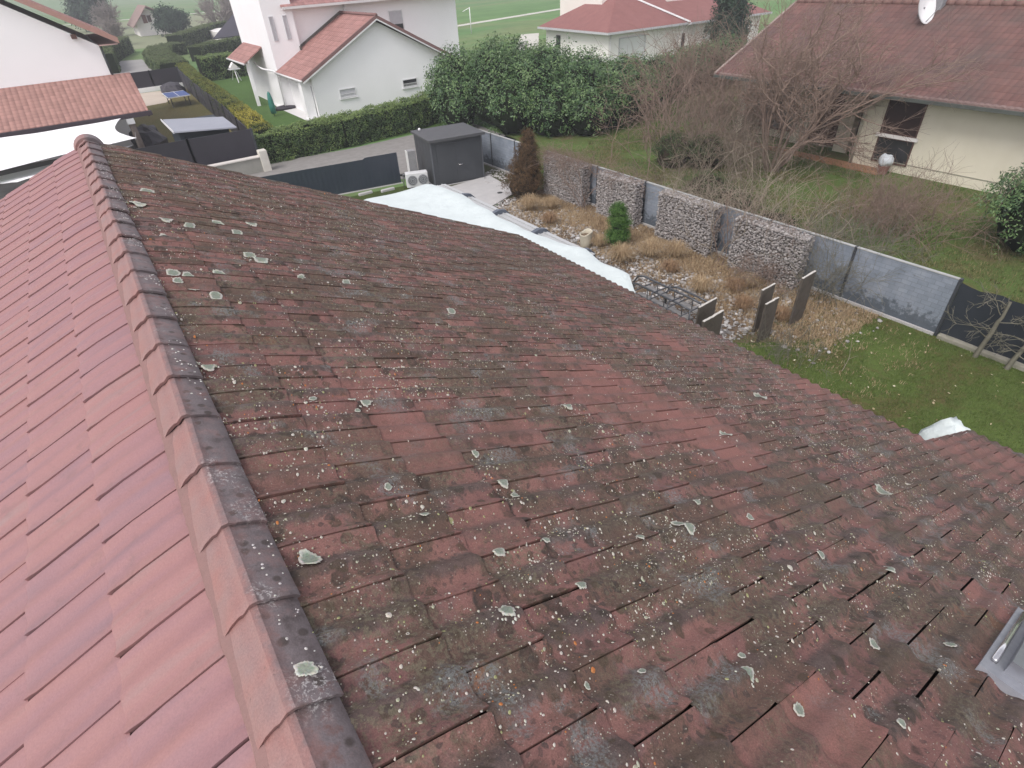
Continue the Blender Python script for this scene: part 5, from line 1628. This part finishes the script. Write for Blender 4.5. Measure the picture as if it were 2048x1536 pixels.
B().box(XW - .09, XW, 9.75, 11.3, 1.22, 1.345).make('sill', M_OFFW, w)
window(ch, 'x', XW, 9.85, 11.2, .30, 1.215, .05, M_BROWN, M_DGL, .04)
B().box(XW + 1.5, XW + 1.598, 13.52, 14.88, .1, 2.35).make('door', M_BROWN, ch)
window(ch, 'x', XW + 1.6, 15.7, 17.6, .35, 2.35, .06, M_BROWN, simple('pale_pane', (.20, .22, .23), (.10, .10, .10), 2, .2, .5), .07)
window(ch, 'x', XW + 1.6, 12.1, 12.85, .1, 2.35, .06, M_BROWN, M_DGL, .07)
b = B(); b.tube([(XW - .05, 11.95, 2.75), (XW - .06, 11.95, 1.5), (XW - .06, 11.95, 0)], .05, 8); b.make('downpipe', MC['drab_beige'], ch, True)
B().bbox(31.4, 32.6, 13.2, 14.6, 3.2, 5.9).make('chimney', simple('pale_chimney', (.50, .50, .42), (.44, .44, .37), 3, .9), ch)
B().bbox(29.2, 30.2, 12.2, 13.0, 4.9, 5.45).make('chimney', simple('grey_chimney', (.27, .27, .28), (.2, .2, .21), 5, .8), ch)
b = B(); b.slab([(XW - .8, 10.5, .05), (XW, 10.5, .05), (XW, 18.0, .05), (XW - .4, 18.0, .05)], .05); b.make('doorstep', simple('terracotta_tiles', (.36, .19, .10), (.30, .16, .10), 2, .85), ch)
ds = thing('satellite_dish', (28.7, 12.6, 4.8), 'large white satellite dish on the brown red roof', 'satellite dish')
V = []; F = []; k = 28
cdir = Vector((-.20, -.90, .30)).normalized(); ua = cdir.cross(Vector((0, 0, 1))).normalized(); ub = ua.cross(cdir)
c0 = Vector((28.35, 12.35, 5.2))
for i, (rr, dd) in enumerate(((0, -.12), (.2, -.10), (.38, -.05), (.52, .02), (.54, .02))):
    for j in range(k):
        a = 2 * math.pi * j / k
        V.append(tuple(c0 + ua * (rr * math.cos(a) * .86) + ub * (rr * math.sin(a) * 1.08) + cdir * dd))
for i in range(4):
    for j in range(k): F.append((i * k + j, i * k + (j + 1) % k, (i + 1) * k + (j + 1) % k, (i + 1) * k + j))
n0 = len(V); V += [tuple(Vector(v) - cdir * .03) for v in V]; F += [tuple(n0 + q for q in reversed(f)) for f in F]
mesh('reflector', V, F, M_PVC, ds, True)
b = B(); b.tube([tuple(c0 + cdir * -.1), (28.75, 12.75, 5.1), (28.75, 12.75, 4.7)], .035, 8); b.make('mast', M_WIRE, ds, True)
b = B(); b.tube([tuple(c0 - ub * .5), tuple(c0 + cdir * .5 - ub * .15)], .014, 6); b.make('arm', M_WIRE, ds, True)
fp = thing('flower_pot', (24.75, 10.45, 0), 'terracotta flower pot with a pale cloth over its plant by the lower window', 'flower pot')
B().cyl(24.75, 10.45, 0, .32, .16, .22, 16).make('body', simple('terracotta', (.20, .08, .06), (.15, .06, .05), 6, .85), fp)
b = B(); ellipsoid(b, (24.75, 10.45, .5), (.24, .27, .24), 14, 9, .4); b.make('cloth', simple('pale_cloth', (.62, .66, .70), (.54, .58, .62), 5, .8), fp, True)

# ---------------- hipped roof house behind the laurels
hh = thing('hipped_house', (43, 43, 0), 'pale house with dark red hipped roofs beyond the laurel hedge', 'house', rotz=R(-4))
def L(b, name, mat_, sm=False): return b.make(name, mat_, hh, sm, True)
b = B(); b.box(-6.0, 1.6, -4.3, 4.8, -.6, 2.42); b.box(1.6, 11.5, -4.6, 5, -.6, 2.42); L(b, 'wall', M_OFFW)
b = B(); b.box(-3.6, 9.2, -.2, 6, 2.4, 6.6); L(b, 'upper_wall', simple('pale_cream_wall', (.78, .74, .68), (.74, .70, .64), .6, .9))
b = B(); e = 2.5
b.add([(-6.6, -4.9, e), (2.0, -4.9, e), (2.0, 5.2, e), (-6.6, 5.2, e), (-2.0, -.19, 4.9), (-2.0, .6, 4.9), (2.0, -.19, 4.9)],
      [(0, 1, 4), (3, 0, 4, 5), (2, 3, 5), (1, 2, 6), (1, 6, 4), (0, 3, 2, 1)])
b.slab([(2.02, -5.15, e), (12.1, -5.15, e), (11.6, -.21, 3.75), (2.02, -.21, 3.75)], .08)
L(b, 'roof', M_RHIP)
b = B(); b.box(-6.7, 2.0, -5.0, -4.9, e - .16, e - .01); b.box(-6.7, -6.6, -4.9, 5.2, e - .16, e - .01); b.box(2.02, 12.2, -5.27, -5.16, e - .16, e - .01); L(b, 'gutter', M_GREYS)
b = B(); b.hexa([(2.0, -5.1, e), (2.14, -5.1, e), (-1.9, -.25, 4.88), (-2.04, -.25, 4.88), (2.0, -5.1, e + .09), (2.14, -5.1, e + .09), (-1.9, -.25, 4.97), (-2.04, -.25, 4.97)]); L(b, 'white_flashing', M_PVC)
b = B(); b.tube([(2.1, -5.1, 2.45), (2.1, -4.8, 2.2), (1.5, -4.4, 1.4), (1.5, -4.35, 0)], .06, 6); b.tube([(-5.9, -4.4, 2.4), (-5.9, -4.4, -.5)], .05, 6); L(b, 'downpipe', M_GUT, True)
b = B(); b.box(-4.9, -2.2, -4.36, -4.31, -.3, 1.9); d = L(b, 'garage_door', simple('garage_white', (.66, .66, .66), (.6, .6, .6), 1, .6))
b = B(); b.box(-4.95, -4.9, -4.4, -4.31, -.3, 1.95); b.box(-2.2, -2.15, -4.4, -4.31, -.3, 1.95); b.box(-4.95, -2.15, -4.4, -4.31, 1.9, 1.95); L(b, 'door_frame', M_GREYS)
b = B(); b.box(-6.06, -6.001, 2.5, 3.1, .9, 1.9); L(b, 'window', M_DGL)
b = B(); b.box(1.75, 2.05, -4.68, -4.61, .5, 1.7); L(b, 'window', M_DGL)
b = B(); b.box(3.6, 4.9, -.26, -.21, 4.15, 4.2); b.box(3.6, 4.9, -.24, -.21, 4.2, 5.3); L(b, 'window', M_GREYS)
b = B(); b.box(7.0, 8.0, -.26, -.21, 4.25, 4.3); b.box(7.0, 8.0, -.24, -.21, 4.3, 5.3); L(b, 'window', M_GREYS)

# ---------------- white gabled house, upper left
lh = thing('white_house', (-2, 42, 0), 'big white gable wall at the left with a low orange tiled lean-to', 'house')
YL = 41.2
b = B()
b.add([(-11, YL, 0), (1.83, YL, 0), (1.83, YL, 5.0), (-4.4, YL, 8.9), (-11, YL, 5.0), (-11, 52, 0), (1.83, 52, 0), (1.83, 52, 5.0), (-4.4, 52, 8.9), (-11, 52, 5.0)],
      [(0, 1, 2, 3, 4), (9, 8, 7, 6, 5), (1, 6, 7, 2), (0, 4, 9, 5)])
b.make('wall', M_WHITE, lh)
b = B(); b.slab([(2.75, YL - .45, 5.28), (2.75, 52.5, 5.28), (-4.4, 52.5, 9.5), (-4.4, YL - .45, 9.5)], .12)
b.slab([(-4.4, YL - .45, 9.5), (-4.4, 52.5, 9.5), (-11.6, 52.5, 5.2), (-11.6, YL - .45, 5.2)], .12); b.make('roof', M_RY, lh)
b = B(); b.hexa([(2.8, YL - .52, 5.02), (-4.4, YL - .52, 9.26), (-4.4, YL - .36, 9.26), (2.8, YL - .36, 5.02), (2.8, YL - .52, 5.30), (-4.4, YL - .52, 9.54), (-4.4, YL - .36, 9.54), (2.8, YL - .36, 5.30)]); b.make('verge_tiles', simple('salmon_verge', (.40, .24, .20), (.35, .20, .17), 3, .8), lh)
b = B(); b.box(1.84, 2.72, YL - .4, 52, 4.98, 5.03); b.make('soffit', simple('pink_soffit', (.48, .33, .30), None, 3, .8), lh)
b = B(); b.tube([(1.90, YL - .05, 5.0), (1.90, YL - .05, 3.4)], .05, 6); b.make('downpipe', M_POST, lh, True)
for x, z in ((-2.6, 8.1), (.9, 5.6)):
    B().box(x - .12, x + .12, YL - .4, YL, z - .2, z).make('purlin_end', M_BROWN, lh)
b = B(); b.slab([(-11, 36.85, 2.30), (2.6, 36.85, 2.30), (2.75, YL - .01, 3.62), (-11, YL - .01, 3.62)], .10); b.make('lean_to_roof', M_ROR, lh)
b = B(); b.box(-11, 2.72, 36.72, 36.84, 2.06, 2.27); b.box(2.5, 2.6, 36.9, YL, 2.0, 2.16); b.make('lean_to_beam', simple('dark_purple_beam', (.06, .045, .055), None, 4, .7), lh)
b = B(); b.tube([(1.62, 36.95, 0), (1.64, 36.95, 1.0), (1.62, 36.95, 2.05)], [.17, .155, .15], 12); b.make('log_post', simple('weathered_log', (.16, .125, .11), (.24, .20, .18), 6, .9, bs=.5, bscale=12), lh, True)
b = B(); b.box(1.45, 1.8, 36.7, 36.8, 1.8, 2.05); b.make('post_bracket', M_PVC, lh)
b = B(); b.tube([(-6, 36.95, 0), (-6, 36.95, 2.05)], .15, 10); b.make('log_post', MC['weathered_log'], lh, True)

# shade sails
def sail(corners, lab, sag=.25, pinch=.12):
    A, Bc, C, D = [np.array(c, float) for c in corners]
    n = 16; V = []; F = []
    mid = (A + Bc + C + D) / 4
    for i in range(n + 1):
        for j in range(n + 1):
            u, v = i / n, j / n
            p = (A * (1 - u) + Bc * u) * (1 - v) + (D * (1 - u) + C * u) * v
            k1 = 4 * u * (1 - u); k2 = 4 * v * (1 - v)
            pull = pinch * (k1 * (2 * v - 1) ** 6 + k2 * (2 * u - 1) ** 6)
            p = p + (mid - p) * pull
            p[2] -= sag * k1 * k2 - .06 * noise.noise(Vector((u * 4, v * 4, A[0])))
            V.append(p)
    for i in range(n):
        for j in range(n):
            a = i * (n + 1) + j; F.append((a, a + 1, a + n + 2, a + n + 1))
    V = [tuple(v) for v in V]; n0 = len(V)
    V += [(v[0], v[1], v[2] - .01) for v in V]; F += [tuple(n0 + q for q in reversed(f)) for f in F]
    r = thing('shade_sail', (mid[0], mid[1], 0), lab, 'shade sail', 'white shade sails over the patio')
    mesh('cloth', V, F, M_SAIL, r, True)
    b = B()
    return r
t = NT('sail_cloth'); M_SAIL = t.out((.88, .88, .88), .7, .2)
r1 = sail(((-7, 36.6, 2.2), (1.25, 36.6, 2.15), (1.38, 31.9, 1.98), (-7, 27.2, 2.1)), 'large white shade sail stretched from the lean-to beam to the log post', .1, .13)
b = B(); b.tube([(1.30, 31.7, 1.94), (1.62, 36.8, 1.4)], .012, 5); b.make('rope', M_WIRE, r1)
r2 = sail(((-6.0, 31.0, 1.5), (1.2, 33.6, 1.4), (.2, 31.4, 1.62), (-3.2, 28.8, 1.72)), 'lower white shade sail partly hidden by our roof', .08, .03)
# dark fences and low walls of the left garden
M_BLK = simple('black_screen', (.030, .027, .036), (.038, .035, .045), .9, .6, .35, bs=.1, bscale=8)
def screen(label, P, h, name='screen_fence', post=True, mat_=None, wall=None):
    r = thing(name, (P[0][0], P[0][1], 0), label, 'fence')
    V = []; F = []
    z0 = wall or .02
    for i in range(len(P) - 1):
        (xa, ya), (xb, yb) = P[i], P[i + 1]
        d = np.array([xb - xa, yb - ya]); Ln = np.linalg.norm(d); d /= Ln; nn = np.array([d[1], -d[0]]) * .02
        b = B(); b.hexa([(xa + nn[0], ya + nn[1], z0), (xb + nn[0], yb + nn[1], z0), (xb - nn[0], yb - nn[1], z0), (xa - nn[0], ya - nn[1], z0), (xa + nn[0], ya + nn[1], h), (xb + nn[0], yb + nn[1], h), (xb - nn[0], yb - nn[1], h), (xa - nn[0], ya - nn[1], h)])
        b.make('screen', mat_ or M_BLK, r)
        b = B()
        m = max(1, int(Ln / 2.5))
        for q in range(m + 1):
            x, y = xa + (xb - xa) * q / m, ya + (yb - ya) * q / m
            b = B(); b.box(x - .045, x + .045, y - .045, y + .045, 0, h + .03); b.make('post', M_POST, r)
    if wall:
        for i in range(len(P) - 1):
            (xa, ya), (xb, yb) = P[i], P[i + 1]
            d = np.array([xb - xa, yb - ya]); Ln = np.linalg.norm(d); d /= Ln; nn = np.array([d[1], -d[0]]) * .11
            b = B(); b.hexa([(xa + nn[0], ya + nn[1], 0), (xb + nn[0], yb + nn[1], 0), (xb - nn[0], yb - nn[1], 0), (xa - nn[0], ya - nn[1], 0), (xa + nn[0], ya + nn[1], wall), (xb + nn[0], yb + nn[1], wall), (xb - nn[0], yb - nn[1], wall), (xa - nn[0], ya - nn[1], wall)])
            b.make('low_wall', M_WHITE, r)
    return r
screen('black fence panels on a low white wall at the end of the left garden', [(3.6, 62.6), (5.6, 62.6), (7.9, 62.8)], 1.55, wall=.35)
screen('long black fence leading from the stone pier to the far garden corner', [(6.2, 31.2), (6.48, 36), (6.85, 41), (7.05, 46), (7.35, 53), (7.9, 62.7)], 1.40)
screen('near black fence between grey shed roof and our roof edge', [(.9, 30.7), (3.2, 30.8), (6.0, 30.6)], 1.76)
lw = thing('garden_wall', (5, 30, 0), 'low rendered wall with pale coping ending at a square pier', 'wall')
B().box(3.0, 5.85, 29.75, 29.95, 0, .66).make('wall', simple('grey_render', (.33, .32, .29), (.27, .27, .24), 2, .9), lw)
B().bbox(3.0, 5.85, 29.68, 30.02, .662, .72, .01).make('coping', simple('pink_white_coping', (.66, .62, .58), None, 3, .85), lw)
B().bbox(5.852, 6.22, 29.65, 30.05, 0, .95, .02).make('pier', simple('cream_pier', (.62, .60, .54), (.52, .50, .44), 3, .9), lw)
gs = thing('tool_shed', (4.4, 34.6, 0), 'low dark shed with a flat pale grey roof inside the black fence', 'shed')
B().box(3.2, 5.45, 33.0, 36.2, 0, 1.72).make('wall', simple('dark_blue_shed', (.035, .045, .058), None, 2, .6), gs)
b = B(); b.hexa([(2.97, 32.7, 1.76), (5.55, 31.35, 1.76), (5.62, 34.5, 1.76), (3.05, 36.5, 1.76), (2.97, 32.7, 1.82), (5.55, 31.35, 1.82), (5.62, 34.5, 1.82), (3.05, 36.5, 1.82)]); b.make('roof', simple('pale_grey_felt', (.30, .315, .36), (.27, .285, .33), 1, .6), gs)
B().box(2.95, 2.99, 32.7, 36.5, 1.74, 1.85).make('edge_trim', M_PVC, gs)
# table tennis table, dark round cover
tt = thing('tennis_table', (5.9, 55, 0), 'blue table tennis table with white edge near the black garden fence', 'table')
B().box(5.25, 6.75, 52.0, 54.7, .68, .72).make('table_top', simple('blue_top', (.03, .07, .24), (.035, .08, .27), 1, .5), tt)
b = B(); b.box(5.25, 6.75, 51.94, 51.99, .67, .73); b.box(5.25, 6.75, 54.71, 54.8, .67, .73); b.box(5.19, 5.24, 51.94, 54.8, .67, .73); b.box(5.98, 6.02, 52, 54.7, .721, .727); b.make('line', M_PVC, tt)
for x in (5.4, 6.6):
    for y in (52.3, 54.4): B().box(x - .03, x + .03, y - .03, y + .03, 0, .68).make('leg', M_POST, tt)
b = B(); ellipsoid(b, (0, 0, .35), (.9, 1.6, .55), 18, 9, .2); o = mesh('furniture_cover', b.V, b.F, MC['black_cover']); o.location = (6.5, 58.8, 0); tagit(o, 'dark covered heap behind the blue table', 'furniture cover')
b = B(); ellipsoid(b, (0, 0, .5), (.85, 1.9, .75), 16, 9, .3); o = mesh('furniture_cover', b.V, b.F, MC['black_cover']); o.location = (2.2, 39.0, 0); tagit(o, 'black covered object just behind the log post', 'furniture cover')
b = B(); b.bbox(-.4, .4, -.8, .8, 0, .4, .03); b.box(-.4, -.1, -.8, .2, .4, .7); o = b.make('stone_bench', M_OFFW); o.location = (2.1, 33.2, 0); tagit(o, 'small pale block bench in front of the log post', 'bench')

# ---------------- far houses
fh = thing('far_house', (15, 136, 0), 'distant small white house with brown shutters', 'house')
b = B(); b.add([(12.9, 134, 0), (18, 134, 0), (18, 134, 2.0), (15.3, 134, 4.0), (12.9, 134, 1.9), (12.9, 142, 0), (18, 142, 0), (18, 142, 2.0), (15.3, 142, 4.0), (12.9, 142, 1.9)], [(0, 1, 2, 3, 4), (9, 8, 7, 6, 5), (1, 6, 7, 2), (0, 4, 9, 5)]); b.make('wall', M_OFFW, fh)
b = B(); b.slab([(12.2, 132.6, 1.6), (15.2, 132.6, 4.45), (15.2, 143, 4.45), (12.2, 143, 1.6)], .2); b.slab([(15.2, 132.6, 4.45), (21.5, 132.6, 1.4), (21.5, 143, 1.4), (15.2, 143, 4.45)], .2); b.make('roof', simple('hazed_brown_roof', (.27, .19, .17), (.22, .16, .14), .3, .9), fh)  # distance haze put into the brown of the roof
b = B(); b.box(14.1, 14.8, 133.9, 133.98, 1.9, 3.1); b.make('shutter', simple('hazed_brown', (.22, .11, .09), None, 1, .8), fh)  # shutter brown paled to paint in the distance haze
b = B(); b.box(14.9, 15.5, 133.9, 133.98, 2.0, 3.0); b.make('window', M_BROWN, fh)
bn = thing('far_barn', (27, 105, 0), 'distant barn with a huge dark slate coloured roof', 'barn')
b = B(); b.box(20.5, 36, 106.5, 116, 0, 1.1); b.make('wall', M_OFFW, bn)
b = B(); b.slab([(19.2, 104.6, .55), (36, 104.6, .75), (36, 118, 5.2), (29, 118, 4.9)], .15); b.make('roof', simple('dark_violet_roof', (.042, .038, .052), (.05, .046, .062), .3, .7), bn)

# =================================================================== light winter haze
b = B(); b.box(-250, 420, -60, 420, -1.0, 13.0)
t = bpy.data.materials.new('winter_haze'); t.use_nodes = True
tn = t.node_tree; tn.nodes.remove(tn.nodes['Principled BSDF'])
pv = tn.nodes.new('ShaderNodeVolumePrincipled')
pv.inputs['Color'].default_value = (.88, .91, .95, 1)
pv.inputs['Density'].default_value = .0013
tn.links.new(pv.outputs[0], tn.nodes['Material Output'].inputs['Volume'])
hz = b.make('haze', t)
hz['kind'] = 'stuff'
